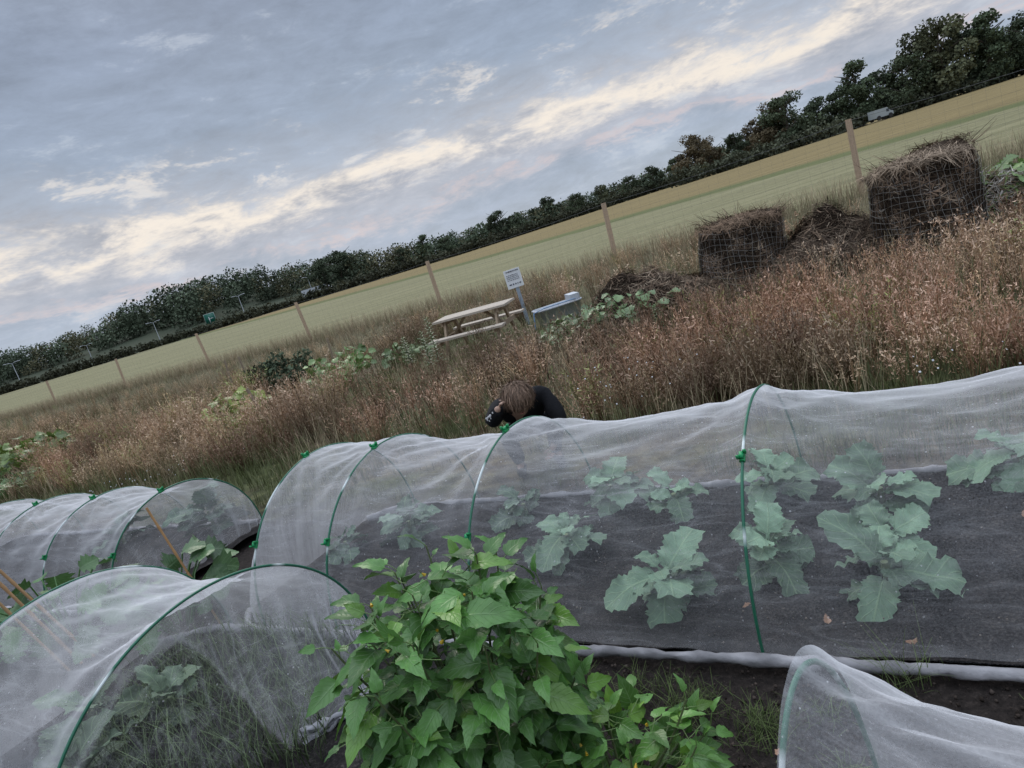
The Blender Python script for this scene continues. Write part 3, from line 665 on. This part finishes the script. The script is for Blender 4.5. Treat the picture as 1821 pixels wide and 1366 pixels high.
mb=MB();lathebox(mb,[(.36,.2,0),(.42,.25,.38),(.45,.28,.39),(.45,.28,.42),(.41,.245,.42),(.35,.19,.12),(.01,.01,.11)],(.40,.42,.45));mb.obj('tank',M_metal,parent=e)
mb=MB();addbox(mb,(.32,0,.49),(.18,.36,.14),None,(.52,.55,.58));mb.obj('valve_cover',M_metal,False,parent=e)
mb=MB();addtube(mb,[(-.55,-.3,.05),(-.5,-.3,.42),(-.3,-.27,.46),(.3,-.26,.46)],.013,7,(.14,.25,.40));mb.obj('water_pipe',M_plast,parent=e)
# ------------------------------------------------------------ compost
def tangle(mb,P,Nn,L,w,cols,updown=.3,lift=.02,out=.25):
    n=len(P);tv,tf=ribbon(4,1.,.5,True);t=nrm(np.cross(Nn,rng.normal(size=(n,3)))+Nn*rng.normal(size=(n,1))*out+np.array([0,0,-updown]))
    x=nrm(np.cross(Nn,t));R=np.stack([x,Nn,t],-1)
    S=np.stack([np.full(n,w)*(.4+1.2*rng.random(n)),L*(rng.random(n)-.6)*.7,L*(.4+1.*rng.random(n))],-1)
    V,F,c=inst(tv,tf,R,P+Nn*lift*rng.random((n,1)),S,cols);mb.add(V,F,c)
def brown(n):
    pal=np.array([[.12,.088,.064],[.18,.13,.092],[.28,.22,.16],[.055,.043,.034],[.19,.135,.095],[.085,.063,.048]]);return pal[rng.integers(0,6,n)]*(.6+.9*rng.random(n))[:,None]
def compost_bin(pos,r,h,label,lean,seed,topcol,spike=.22):
    global rng
    rng=np.random.default_rng(seed);gz=zt(*pos)
    e=empty('compost_bin',(pos[0],pos[1],gz),label=label,category='compost bin',group='wire compost bins');e.rotation_euler=(lean[0],lean[1],0)
    fill=MB();nt_,nz=48,16;th=np.arange(nt_+1)*2*np.pi/nt_
    rim=lambda a:h*(.94+.20*(fbm(np.cos(a)*1.5+seed,np.sin(a)*1.5+3)-.5)*2)
    rad=lambda a,z:r*(.96+.04*np.sin(a*3+z*3)+.20*(fbm(np.cos(a)*1.8+5+seed,np.sin(a)*1.8+z*3.5)-.5)-.08*(z/h-.4))
    TT,Q=np.meshgrid(th,np.linspace(0,1,nz),indexing='ij');ZZ=Q*rim(TT);RR=rad(TT,ZZ)
    fill.add(np.stack([RR*np.cos(TT),RR*np.sin(TT),ZZ],-1).reshape(-1,3),grid(nt_+1,nz),(.05,.038,.03))
    rr=np.linspace(1,0,7);T2,R2=np.meshgrid(th,rr,indexing='ij');R3=R2*rad(T2,rim(T2));fill.add(np.stack([R3*np.cos(T2),R3*np.sin(T2),rim(T2)*R2+h*1.0*(1-R2)+h*.06*np.sin(R2*3.14)],-1).reshape(-1,3),grid(nt_+1,7),(.06,.045,.034))
    n=7500;a=rng.random(n)*6.28;z=rim(a)*rng.random(n);N=np.stack([np.cos(a),np.sin(a),0*a],-1);P=N*rad(a,z)[:,None];P[:,2]=z
    cc=brown(n);dk=fbm(a*2.5+seed,z*4);cc*=(.3+1.3*ss(.35,.65,dk))[:,None];pl=rng.random(n)<.03;cc[pl]=[.36,.33,.28]
    tangle(fill,P,N,.10,.010,cc,.3,.02,.06)
    n=2200;a=rng.random(n)*6.28;q=rng.random(n)**.5*1.07;N=nrm(np.stack([np.cos(a)*q*.7,np.sin(a)*q*.7,.8+0*a],-1));P=np.stack([np.cos(a)*q*r*.96,np.sin(a)*q*r*.96,rim(a)*q+h*1.0*(1-q)+.02],-1)
    tangle(fill,P,N,spike,.009,np.array(topcol)*(.35+1.0*rng.random(n))[:,None],.2,.06,.15)
    n=90;a=rng.random(n)*6.28;q=rng.random(n)**.5;N=nrm(np.stack([np.cos(a)*1.1,np.sin(a)*1.1,.6+0*a],-1));P=np.stack([np.cos(a)*q*r,np.sin(a)*q*r,h+0*a],-1)
    tv,tf=ribbon(5,1.,.9);t=nrm(N+rng.normal(size=(n,3))*.5);x=nrm(np.cross(N+.01,t));V,F,c=inst(tv,tf,np.stack([x,np.cross(t,x),t],-1),P,np.stack([np.full(n,.010),.3*rng.random(n),.10+.18*rng.random(n)],-1),brown(n));fill.add(V,F,c)
    fill.obj('compost_fill',M_straw,False,parent=e)
    cg=MB()
    for k in range(int(h*.90/.085)+1):
        t=np.linspace(0,2*np.pi,49);z=k*.085+.02*np.sin(t*5+k)+.015*np.sin(t*2);R_=rad(t,z)+.028;cg.add(*tube(np.stack([R_*np.cos(t),R_*np.sin(t),z],-1),.0023,3),(.27,.26,.24))
    for k in range(44):
        a=k*2*np.pi/44;z=np.linspace(0,h*.92,9);aa=a+.03*np.sin(z*9+k);R_=rad(aa,z)+.028;cg.add(*tube(np.stack([R_*np.cos(aa),R_*np.sin(aa),z],-1),.0023,3),(.27,.26,.24))
    cg.obj('wire_cage',M_metal,parent=e)
compost_bin((3.5,9.45),.57,.97,'round wire mesh compost bin packed with brown stalks',(.02,.09),31,(.22,.155,.108),.15)
compost_bin((5.45,8.35),.60,1.12,'tall wire mesh compost bin topped with dry straw',(0,-.03),34,(.31,.24,.175),.17)
def heap(name,label,pos,rx,ry,h,seed,pal=None,n=5200,L=.16):
    global rng
    rng=np.random.default_rng(seed);mb=MB();m=34;u=np.linspace(-1.1,1.1,m);A,B=np.meshgrid(u,u,indexing='ij')
    F_=lambda x,y:h*np.clip(1-(x*x+y*y),0,1)**.75*(.35+1.3*fbm(x*2.2+seed,y*2.2))
    mb.add(np.stack([A*rx,B*ry,F_(A,B)-.02],-1).reshape(-1,3),grid(m,m),(.05,.037,.028))
    a=rng.random(n)*6.28;q=rng.random(n)**.5;x=np.cos(a)*q;y=np.sin(a)*q;z=F_(x,y)
    N=nrm(np.stack([x*h/rx*1.6,y*h/ry*1.6,1+0*x],-1));c=brown(n) if pal is None else np.array(pal)[rng.integers(0,len(pal),n)]*(.6+.8*rng.random(n))[:,None]
    tangle(mb,np.stack([x*rx,y*ry,z],-1),N,L,.010,c,.1,.06,.15);mb.obj(name,M_straw,False,label=label,category='compost heap',loc=(pos[0],pos[1],zt(*pos)))
heap('compost_heap','low heap of dark dried stalks between the bins',(4.5,9.0),1.0,.6,.60,41,None,8000,.16)
heap('compost_heap','brown garden waste heap with green leaves on it',(2.2,9.35),1.25,.65,.56,42,None,7500,.16)
heap('compost_heap','heap of pale stalks and green garden waste',(6.75,8.6),.75,.6,.66,43,[(.34,.31,.27),(.38,.36,.32),(.15,.12,.09),(.16,.12,.08),(.16,.22,.08)],6000,.13)
squash('garden_waste_leaves','wilting green leaves thrown on the compost heap',(1.80,9.15),.65,.60,120,.10,(.16,.24,.10),29)
# ------------------------------------------------------------ membranes
def membmat():
    m,nt=newmat('weed_membrane_fabric');g=NT(nt);pos=g.n('ShaderNodeNewGeometry').outputs['Position']
    n=g.noise(pos,9,5,.65);n2=g.noise(pos,90,4,.75)
    c=g.ramp(g.math('MULTIPLY_ADD',n2,.6,g.math('MULTIPLY',n,.4)),[(.35,(.006,.006,.006)),(.5,(.019,.017,.017)),(.6,(.05,.045,.042)),(.68,(.11,.10,.09))])
    b=g.n('ShaderNodeBsdfPrincipled',inp={'Base Color':c,'Roughness':.85,'Specular IOR Level':.08})
    bp=g.n('ShaderNodeBump',inp={'Strength':.6,'Distance':.01,'Height':n});nt.links.new(bp.outputs[0],b.inputs['Normal']);g.out(b.outputs[0]);return m
M_mem=membmat()
P0A=np.array([.6,2.15])
def membrane(P0,s0,s1,w0,w1,label,a=AX,nn=NX):
    n1,n2=110,60;S,W=np.meshgrid(np.linspace(s0,s1,n1),np.linspace(w0,w1,n2),indexing='ij')
    X=P0[0]+a[0]*S+nn[0]*W;Y=P0[1]+a[1]*S+nn[1]*W;Z=.022+.045*(fbm(X*2.5+3,Y*2.5)-.4)+.012*np.sin(W*30+7*fbm(X*3,Y*3))*fbm(X*2,Y*2+8)
    mb=MB();mb.add(np.stack([X,Y,Z],-1).reshape(-1,3),grid(n1,n2));mb.obj('weed_membrane',M_mem,label=label,category='ground fabric')
membrane(P0A,-2.0,2.85,.02,1.44,'black weed membrane covering the cabbage bed')
membrane(P0A,4.1,8.6,.12,1.3,'black weed membrane under the low net tunnel')
PC=np.array([-1.43,2.49])-NX*.78
membrane(PC,-.55,1.35,.06,1.5,'black weed membrane under the draped net')
# ------------------------------------------------------------ cabbages
def cabbage(pos,s,seed,label='loose blue green savoy cabbage growing through black fabric',n=13,col=(.20,.31,.205),rise=.05):
    global rng
    rng=np.random.default_rng(seed);mb=MB();T=[];D=[];S=[];U=[];Cc=[]
    tl_=np.array([rng.normal()*.35,rng.normal()*.35-.15])
    for k in range(n):
        a=k*2.4+rng.random()*1.3;q=k/n;el=(.10+.95*q**1.2)+rng.normal()*.25+rise*.4
        d=np.array([math.cos(a)*math.cos(el)+tl_[0]*.5,math.sin(a)*math.cos(el)+tl_[1]*.5,math.sin(el)])
        T.append((math.cos(a)*.02,math.sin(a)*.02,.03+.2*q*s/.3));D.append(d);S.append(s*(1.0-.35*q)*(.5+.75*rng.random()));U.append((-math.cos(a)*math.sin(el)+rng.normal()*.35,-math.sin(a)*math.sin(el)+rng.normal()*.35,math.cos(el)))
        Cc.append(np.array(col)*(.6+.5*q)*(.6+.65*rng.random()))
    leaves(mb,np.array(T),np.array(D),nrm(np.array(U)),np.array(S),CB,np.array(Cc))
    addtube(mb,[(0,0,-.03),(0,0,.18*s/.3)],[.018,.014],8,(.2,.25,.14))
    mb.obj('cabbage_plant',M_cab,label=label,category='cabbage',group='cabbages under the net',loc=(pos[0],pos[1],.02))
cabs=[(.38,2.68,.20),(.84,2.66,.20),(1.13,2.30,.22),(1.45,2.86,.20),(1.13,3.30,.21),(2.05,2.78,.21),(.04,3.36,.19),(.66,3.48,.17),(.38,3.84,.18),(-.90,4.22,.20),(-.15,3.99,.16),(-1.35,4.3,.14),(1.25,2.48,.17)]
for i,(x,y,s) in enumerate(cabs):cabbage((x,y),s,200+i,col=(.20,.31,.205) if x>-.1 else (.14,.21,.15))
cabbage((-2.80,5.72),.30,230,'dark green leafy brassica under the low net',14,(.12,.18,.13),.6)
cabbage((-3.8,6.1),.26,231,'dark green leafy brassica under the low net',12,(.12,.18,.13),.5)
cabbage((-2.15,2.55),.24,232,'green leafy brassica under the draped net',10,(.12,.17,.11),.5)
cabbage((-2.35,3.0),.22,233,'green leafy brassica under the draped net',10,(.12,.17,.11),.5)
cabbage((-1.95,2.95),.18,235,'green leafy brassica under the draped net',10,(.12,.17,.11),.5)
mb0=MB();tv,tf,tu=leaf_tpl(ovate,9,3,.4,-.3,.15,.05,7);mb0.add(tv,tf,(.33,.18,.11),0,tu);fl=mb0.mesh('fallen_leaf',[M_leaf])
for i,(x,y) in enumerate([(1.02,2.0),(1.84,2.40),(1.90,2.36),(1.80,2.46),(.62,2.45),(.84,2.20),(.28,2.62),(.42,1.72),(1.95,2.45)]):
    o=mkobj('fallen_leaf',fl,label='curled orange brown fallen leaf lying on the ground',category='leaf',group='fallen leaves',loc=(x,y,.045));o.rotation_euler=(.3*random.random(),.3*random.random(),random.random()*6.28);s=.035+.03*random.random();o.scale=(s,s,s)
# ------------------------------------------------------------ net tunnels
GR=(.015,.13,.07)
clipm=MB();addtube(clipm,[(-.020,0,0),(.020,0,0)],.0115,10,(.005,.24,.07));addbox(clipm,(0,0,.015),(.026,.016,.014),None,(.005,.28,.09));addbox(clipm,(.012,-.012,.020),(.008,.012,.020),None,(.005,.24,.07));addbox(clipm,(-.012,.012,.020),(.008,.012,.020),None,(.005,.24,.07))
CLIP=clipm.mesh('clip',[M_plast])
def tunnel(label,P0,hoops,W,Hh,a=AX,nn=NX,end_len=.35,sag=.12,mat=None,seed=0,clips=(1.5,.62),hem=True,dens=0.,bay_sag=None,off=-.010,curtain=False):
    P0=np.asarray(P0,float);org=np.array([*(P0+nn*W),0.])
    e=empty('net_tunnel',org,label=label,category='net tunnel')
    hs_=sorted(hoops);sl=[]
    bays=list(zip(hs_[:-1],hs_[1:]))
    for x0,x1 in bays:sl+=list(np.linspace(x0,x1,34)[:-1])
    sl.append(hs_[-1])
    if end_len>0:sl+=list(hs_[-1]+end_len*np.linspace(0,1,12)[1:])
    sl=np.array(sl);th=np.linspace(0,np.pi,81)
    Sg,Tg=np.meshgrid(sl,th,indexing='ij')
    sagm=np.zeros_like(Sg)
    for bi,(x0,x1) in enumerate(bays):
        sg=bay_sag[bi] if bay_sag else sag*min(1,(x1-x0)/1.1)
        k=(Sg>=x0)&(Sg<=x1);q=(Sg-x0)/(x1-x0);sagm=np.where(k,(np.clip(4*q*(1-q),0,1))**.7*sg,sagm)
    q=np.clip((Sg-hs_[-1])/max(end_len,1e-3),0,1)
    st=np.sin(Tg)
    fold=(fbm(Sg*2.2+seed,Tg*3+seed*3)-.5)*.07+(fbm(Sg*4+seed+Tg*2,Tg*9)-.5)*.040
    wr=0
    for x in hs_:
        dd=(Sg-x);wr=wr+np.sin(np.arctan2(dd*1.3,np.abs(Tg-1.45)+.15)*13+x*5)*np.exp(-(dd/.38)**2)*.014*ss(.02,.12,np.abs(dd))
    k=1-sagm*(.45+.55*st**1.5)+(fold+wr)*np.minimum(1,st*2)*(np.minimum(1,sagm*14+q*2)+.1)
    w=-W*np.cos(Tg)*(k*.6+.4)*(1-.30*q**2);z=Hh*st**.92*k*(1-q**1.15)+.012
    X=P0[0]+nn[0]*(W+w*(1+off))+a[0]*Sg;Y=P0[1]+nn[1]*(W+w*(1+off))+a[1]*Sg;Z=z+off*st
    dn=dens+.14*ss(.2,1,q)+.14*(1-ss(0,.10,st))+.26*np.clip(fbm(Sg*1.6+seed+Tg,Tg*9+Sg*3)-.56,0,1)*3*(.1+.9*ss(.5,1.,st))
    for x in hs_:dn=dn+.07*np.exp(-((Sg-x)/.015)**2)
    mb=MB();V=np.stack([X,Y,Z],-1).reshape(-1,3)-org;c=np.repeat(dn.reshape(-1,1),3,1);U=np.stack([Sg,Tg,Tg*0+seed],-1).reshape(-1,3)
    mb.add(V,grid(len(sl),len(th)),c,0,U);mb.obj('net_cover',mat or M_net,parent=e)
    if curtain:
        Tc,Qc=np.meshgrid(th,np.linspace(0,1,20),indexing='ij');x=hs_[0];ww=-W*np.cos(Tc);zz=Hh*np.sin(Tc)**.92*.985*(1-Qc)+.01
        bo=-.10*np.sin(Qc*np.pi/2)*np.sin(Tc)+.018*np.sin(Tc*22+Qc*3)*Qc
        X=P0[0]+nn[0]*(W+ww*(1-.06*Qc))+a[0]*(x+bo);Y=P0[1]+nn[1]*(W+ww*(1-.06*Qc))+a[1]*(x+bo)
        dd_=(.03+.12*Qc+.25*np.clip(fbm(Tc*9,Qc*2)-.52,0,1)*2).reshape(-1,1);mc=MB();mc.add(np.stack([X,Y,zz],-1).reshape(-1,3)-org,grid(81,20),np.repeat(dd_,3,1),0,np.stack([Tc,Qc,Qc*0+3],-1).reshape(-1,3));mc.obj('end_netting',M_net,parent=e)
    for i,x in enumerate(hs_):
        t=np.linspace(0,np.pi,61);P=np.stack([P0[0]+nn[0]*W*(1-np.cos(t))+a[0]*x,P0[1]+nn[1]*W*(1-np.cos(t))+a[1]*x,Hh*np.sin(t)**.92],-1)-org
        P[0,2]-=.05;P[-1,2]-=.05
        hb=MB();V,F=hooptube(P,.0058,np.array([a[0],a[1],0.]));cl=np.tile(GR,(len(V),1)).astype(float)
        fi=(np.arange(len(V))//8)/60.
        for b0,b1 in((.17,.20),(.31,.36),(.66,.70)):
            b0+=.02*math.sin(i*3+seed);kk=(fi>b0)&(fi<b1);cl[kk]=(.62,.68,.66)
        hb.add(V,F,cl);hb.obj('hoop',M_plast,parent=e)
        cs=(1.0,) if (seed==3 and abs(x-.03)<.01) else clips
        for ct in cs:
            c3=np.array([P0[0]+nn[0]*W*(1-math.cos(ct))+a[0]*x,P0[1]+nn[1]*W*(1-math.cos(ct))+a[1]*x,Hh*math.sin(ct)**.92])-org
            o=mkobj('clip',CLIP,parent=e);tg=nrm(np.array([nn[0]*W*math.sin(ct),nn[1]*W*math.sin(ct),Hh*math.cos(ct)]));ou=nrm(np.array([-nn[0]*math.cos(ct),-nn[1]*math.cos(ct),math.sin(ct)]));yy=np.cross(ou,tg)
            o.matrix_local=Matrix(((tg[0],yy[0],ou[0],c3[0]+ou[0]*.002),(tg[1],yy[1],ou[1],c3[1]+ou[1]*.002),(tg[2],yy[2],ou[2],c3[2]+ou[2]*.002),(0,0,0,1)))
    if hem:
        for side in(0,1):
            s1=hs_[-1]+end_len*.9;m=260;s=np.linspace(hs_[0],s1,m);qq=np.clip((s-hs_[-1])/max(end_len,.001),0,1)
            wv=(-W*(1-.3*qq**2))*(1 if side==0 else -1)-.03+.02*(fbm(s*2+seed,s*0+side*5)-.5)
            P=np.stack([P0[0]+nn[0]*(W+wv)+a[0]*s,P0[1]+nn[1]*(W+wv)+a[1]*s,.022+.008*fbm(s*4,s*0+seed)],-1)-org
            r=(.014+.014*fbm(s*5+seed,s*0+side)+.003*np.sin(s*30))*np.where((s*1.7+.3)%1<.025,.5,1)
            V,F=tube(P,r,14);V=V+(fbm(V[:,0]*26,V[:,1]*26+V[:,2]*60)-.5)[:,None]*.014*np.array([.3,.6,1])
            hm=MB();hm.add(V,F,np.array([.36,.35,.36])*(.4+1.0*fbm(V[:,0]*12,V[:,1]*12))[:,None]);hm.obj('rolled_hem',M_hem,parent=e)
    return e,org
tunnel('long white mesh net tunnel over cabbages on green hoops',P0A,[-2.5,-1.25,0.03,1.25,2.15,2.72],.735,.757,seed=3,bay_sag=[.16,.15,.12,.11,.04])
c=np.array([-2.68,5.03]);tunnel('low white net tunnel over dark leafy greens',c-NX*.65,[0,.95,1.9,2.85,3.8],.65,.64,seed=8,end_len=.4,curtain=True)
eC,orgC=tunnel('low net tunnel with its end netting pulled open',PC,[0,1.1],.78,.74,seed=14,end_len=.5,sag=.14,clips=())
AD=np.array([.712,-.702]);ND=np.array([.702,.712]);tunnel('white net tunnel beside the bare soil path',np.array([.345,1.10])-ND*.28,[0,.9,1.8],.28,.79,AD,ND,seed=20,end_len=0,dens=.10,clips=(),sag=.16,off=.025)
th=np.linspace(0,np.pi,140);q=np.linspace(0,1,70);Tg,Q=np.meshgrid(th,q,indexing='ij')
W=.775;HC=.735
qm=np.clip(.13+.03*np.sin(th*9)+.04*(fbm(th*6,th*0)-.5)+.90*ss(.455*np.pi,.60*np.pi,th),0,1)[:,None]
hp=np.stack([PC[0]+NX[0]*(.78-W*np.cos(Tg)),PC[1]+NX[1]*(.78-W*np.cos(Tg)),HC*np.sin(Tg)**.92],-1)
outw=(.10+.30*ss(.5*np.pi,.75*np.pi,Tg))*np.sin(Tg)
pull=.16*ss(.45*np.pi,.62*np.pi,Tg)*np.sin(Tg)
gp=np.stack([PC[0]+NX[0]*(.78-W*.92*np.cos(Tg)-pull)-AX[0]*outw,PC[1]+NX[1]*(.78-W*.92*np.cos(Tg)-pull)-AX[1]*outw,.03+0*Tg],-1)
S_=hp*(1-Q[...,None])+gp*Q[...,None];sg=np.sin(Q*np.pi)*np.sin(Tg);S_[...,0]+=AX[0]*sg*.04;S_[...,1]+=AX[1]*sg*.04
fd=(np.sin(Tg*46+Q*5+6*fbm(Tg*2,Q*2))*.012+(fbm(Tg*6,Q*3)-.5)*.06)*np.sin(np.pi*np.clip(Q,0,.8));S_[...,2]+=fd*.5;S_[...,0]-=AX[0]*fd;S_[...,1]-=AX[1]*fd
inside=ss(0,.03,qm-Q)
dn=(-.055+.09*inside+.26*np.exp(-((Q-qm)/.022)**2)*(qm<.99)+.10*np.exp(-np.clip(qm-Q,0,1)/.06)*inside+.24*np.clip(fbm(Tg*20,Q*2)-.48,0,1)*2.2*inside).reshape(-1,1)
mb=MB();mb.add(S_.reshape(-1,3)-orgC,grid(140,70),np.repeat(dn,3,1),0,np.stack([Tg,Q,Q*0],-1).reshape(-1,3));mb.obj('end_netting',M_net,parent=eC)
i1=int(140*.62);gl=S_[i1:,-1]
for i in range(4):
    mb=MB();m=len(gl);ar=np.arange(m);P=gl+np.array([.0,.0,.0])+(rng.random(3)-.5)*.03+(np.stack([fbm(ar*.12+i*9,0.*ar),fbm(ar*.12+i*5,1+0.*ar),fbm(ar*.12+i*3,2+0.*ar)],-1)-.5)*.10
    r=.003+.018*fbm(ar*.3+i,ar*0.);V,F=tube(P-orgC,r,12);V=V+(fbm(V[:,0]*20,V[:,1]*20+V[:,2]*40)-.5)[:,None]*.03;mb.add(V,F,np.array([.36,.36,.38])*(.6+.8*fbm(V[:,0]*12,V[:,1]*12))[:,None])
    mb.obj('gathered_netting',M_hem,parent=eC)
# ------------------------------------------------------------ person
def skin_np(verts,edges,radii,sub=2,root=0):
    me=bpy.data.meshes.new('tmp');me.from_pydata([tuple(v) for v in verts],edges,[]);o=bpy.data.objects.new('tmp',me);COL.objects.link(o)
    o.modifiers.new('s','SKIN')
    for i,r in enumerate(radii):
        sv=me.skin_vertices[0].data[i];sv.radius=(r,r) if not hasattr(r,'__len__') else r;sv.use_root=(i==root)
    sb=o.modifiers.new('u','SUBSURF');sb.levels=sub;sb.render_levels=sub
    dg=bpy.context.evaluated_depsgraph_get();ev=o.evaluated_get(dg);m2=bpy.data.meshes.new_from_object(ev)
    v=np.array([x.co[:] for x in m2.vertices]);f4=[list(p.vertices) for p in m2.polygons if len(p.vertices)==4];f3=[list(p.vertices) for p in m2.polygons if len(p.vertices)==3]
    bpy.data.objects.remove(o);return v,f4,f3
def addskin(mb,verts,edges,radii,c,sub=2,root=0,disp=0):
    v,f4,f3=skin_np(verts,edges,radii,sub,root)
    if disp:v=v+(fbm(v[:,0]*14+3,v[:,1]*14+v[:,2]*17)-.5)[:,None]*disp
    n0=mb.n
    mb.add(v,f4 if f4 else f3,c)
    if f4 and f3:
        mb.f[3].append(np.array(f3)+n0);mb.m[3].append(np.zeros(len(f3),int))
pe=empty('person',(.01,4.80,0),label='person crouching in black jacket, head bowed, hand to forehead',category='person')
J=dict(pel=(.03,.25,.30),sp=(.03,.14,.43),ch=(.03,.0,.53),nk=(.02,-.13,.575),h0=(.005,-.20,.605),h1=(0,-.26,.640),h2=(-.0,-.30,.630),
 sl=(-.15,-.03,.55),el=(-.215,-.25,.52),wl=(-.165,-.34,.60),pl=(-.135,-.35,.635),
 sr=(.19,-.02,.54),er=(.24,-.16,.36),wr=(.15,-.12,.20),pr=(.12,-.12,.16),
 hl=(-.08,.24,.27),kl=(-.15,-.13,.37),al=(-.12,.12,.07),tl=(-.13,-.05,.035),hr=(.13,.24,.27),kr=(.19,-.11,.36),ar=(.16,.13,.07),tr=(.17,-.04,.035),nose=(-.002,-.335,.56),ea=(-.078,-.25,.61),eb=(.08,-.25,.61))
kn=list(J);idx={k:i for i,k in enumerate(kn)};E=lambda s:[(idx[a],idx[b]) for a,b in (p.split('-') for p in s.split())]
R=dict(pel=.11,sp=.105,ch=.11,nk=.045,h0=.065,h1=.082,h2=.07,sl=.055,el=.036,wl=.024,pl=.024,sr=.055,er=.036,wr=.024,pr=.026,hl=.08,kl=.052,al=.032,tl=.028,hr=.08,kr=.052,ar=.032,tr=.028,nose=.012,ea=.012,eb=.012)
SK=(.36,.23,.17);mb=MB()
addskin(mb,[J[k] for k in kn],E('pel-sp sp-ch ch-nk nk-h0 h0-h1 h1-h2 ch-sl sl-el el-wl wl-pl ch-sr sr-er er-wr wr-pr pel-hl hl-kl kl-al al-tl pel-hr hr-kr kr-ar ar-tr h2-nose h1-ea h1-eb'),[R[k] for k in kn],SK)
def hand(palm,d,side,curl):
    palm=np.array(palm);d=nrm(np.array(d));side=nrm(np.array(side));n=np.cross(d,side)
    for k,(o,L) in enumerate(((-.022,.056),(-.007,.063),(.008,.060),(.021,.046))):
        p0=palm+side*o+d*.012;p1=p0+d*L*.5+n*L*.1*curl;p2=p1+d*L*.28+n*L*.3*curl;p3=p2+d*L*.15+n*L*.3*curl
        addskin(mb,[p0,p1,p2,p3],[(0,1),(1,2),(2,3)],[.008,.0075,.0068,.006],SK,1)
    p0=palm-side*.018-d*.012;p1=p0-side*.022+d*.018+n*.008;p2=p1-side*.006+d*.022+n*.008
    addskin(mb,[p0,p1,p2],[(0,1),(1,2)],[.010,.009,.007],SK,1)
hand(J['pl'],(.65,.50,.45),(.3,-.9,.2),1.);hand(J['pr'],(-.4,-.3,-.8),(.8,-.5,-.1),1.)
mb.obj('body',M_skin,parent=pe)
jk=['sp','ch','nk','sl','el','wl','sr','er','wr','pel'];JJ={k:np.array(J[k],float) for k in jk}
JJ['nk']=np.array([.02,-.10,.575]);JJ['wl']=np.array(J['pl'])*.75+np.array(J['wl'])*.25
ji={k:i for i,k in enumerate(jk)};mb=MB()
addskin(mb,[JJ[k] for k in jk],[(ji[a],ji[b]) for a,b in(('pel','sp'),('sp','ch'),('ch','nk'),('ch','sl'),('sl','el'),('el','wl'),('ch','sr'),('sr','er'),('er','wr'))],[.13,.14,.068,.078,.056,.042,.08,.056,.040,.13],(.012,.012,.014),2,9,.03)
mb.obj('jacket',M_cloth,parent=pe,label='black jacket with white sleeve print')
mb=MB()
for h,k,a_ in(('hl','kl','al'),('hr','kr','ar')):
    addskin(mb,[J['pel'],J[h],J[k],J[a_]],[(0,1),(1,2),(2,3)],[.115,.095,.066,.05],(.03,.033,.04),2,0,.01)
mb.obj('trousers',M_cloth,parent=pe)
for a_,t_ in(('al','tl'),('ar','tr')):
    mb=MB();A=np.array(J[a_]);T_=np.array(J[t_]);addskin(mb,[A+[0,.03,-.03],(A+T_)/2+[0,0,-.02],T_+[0,-.03,0]],[(0,1),(1,2)],[.042,.042,.034],(.05,.045,.04),1);mb.obj('shoe',M_cloth,parent=pe)
mb=MB();A=np.array(J['el']);B=np.array(J['wl'])
for k in range(7):
    t=.12+.12*k;p=A*(1-t)+B*t;o=nrm(np.array([-.55,-.75,.35]));addbox(mb,p+o*(.054-.006*t)+[.012*math.sin(k*2.3),0,.008*math.cos(k*3)],(.008+.006*(k%3),.006,.010),None,(.6,.6,.6))
mb.obj('sleeve_print',M_cloth,False,parent=pe)
mb=MB();hc=np.array([0,-.268,.652]);n=4200
d=nrm(rng.normal(size=(n,3)));k=(d[:,2]>-.75)&~((d[:,2]<-.5)&(d[:,1]<-.3));d=d[k];n=len(d)
pole=nrm(np.array([0,.35,.95]));t=nrm(-pole+d*(d@pole)[:,None]+rng.normal(size=(n,3))*.22)
tv,tf=ribbon(4,1.,-.35,True);Rm=np.stack([nrm(np.cross(d,t)),d,t],-1);S=np.stack([np.full(n,.006),.05+0*d[:,0],.055+.035*rng.random(n)],-1)
V,F,c=inst(tv,tf,Rm,hc+d*np.array([.104,.114,.100]),S,np.array([.21,.135,.09])*(.45+.9*rng.random(n))[:,None]);mb.add(V,F,c)
u,v_=np.meshgrid(np.linspace(0,2*np.pi,25),np.linspace(0,np.pi*.70,12),indexing='ij');Dd=np.stack([np.sin(v_)*np.cos(u),np.sin(v_)*np.sin(u),np.cos(v_)],-1)
mb.add((hc+Dd*np.array([.102,.111,.098])).reshape(-1,3),grid(25,12),(.10,.065,.043));mb.obj('hair',M_hair,parent=pe)
for sx in(-.028,.026):
    mb=MB();addtube(mb,[(sx,-.318,.575),(sx,-.332,.569)],[.010,.008],10,(.5,.5,.5));mb.obj('eye',M_skin,parent=pe)
mb=MB();addtube(mb,[(-.022,-.308,.537),(0,-.315,.535),(.022,-.308,.537)],[.003,.006,.003],6,(.35,.15,.12));mb.obj('mouth',M_skin,parent=pe)
print('done')
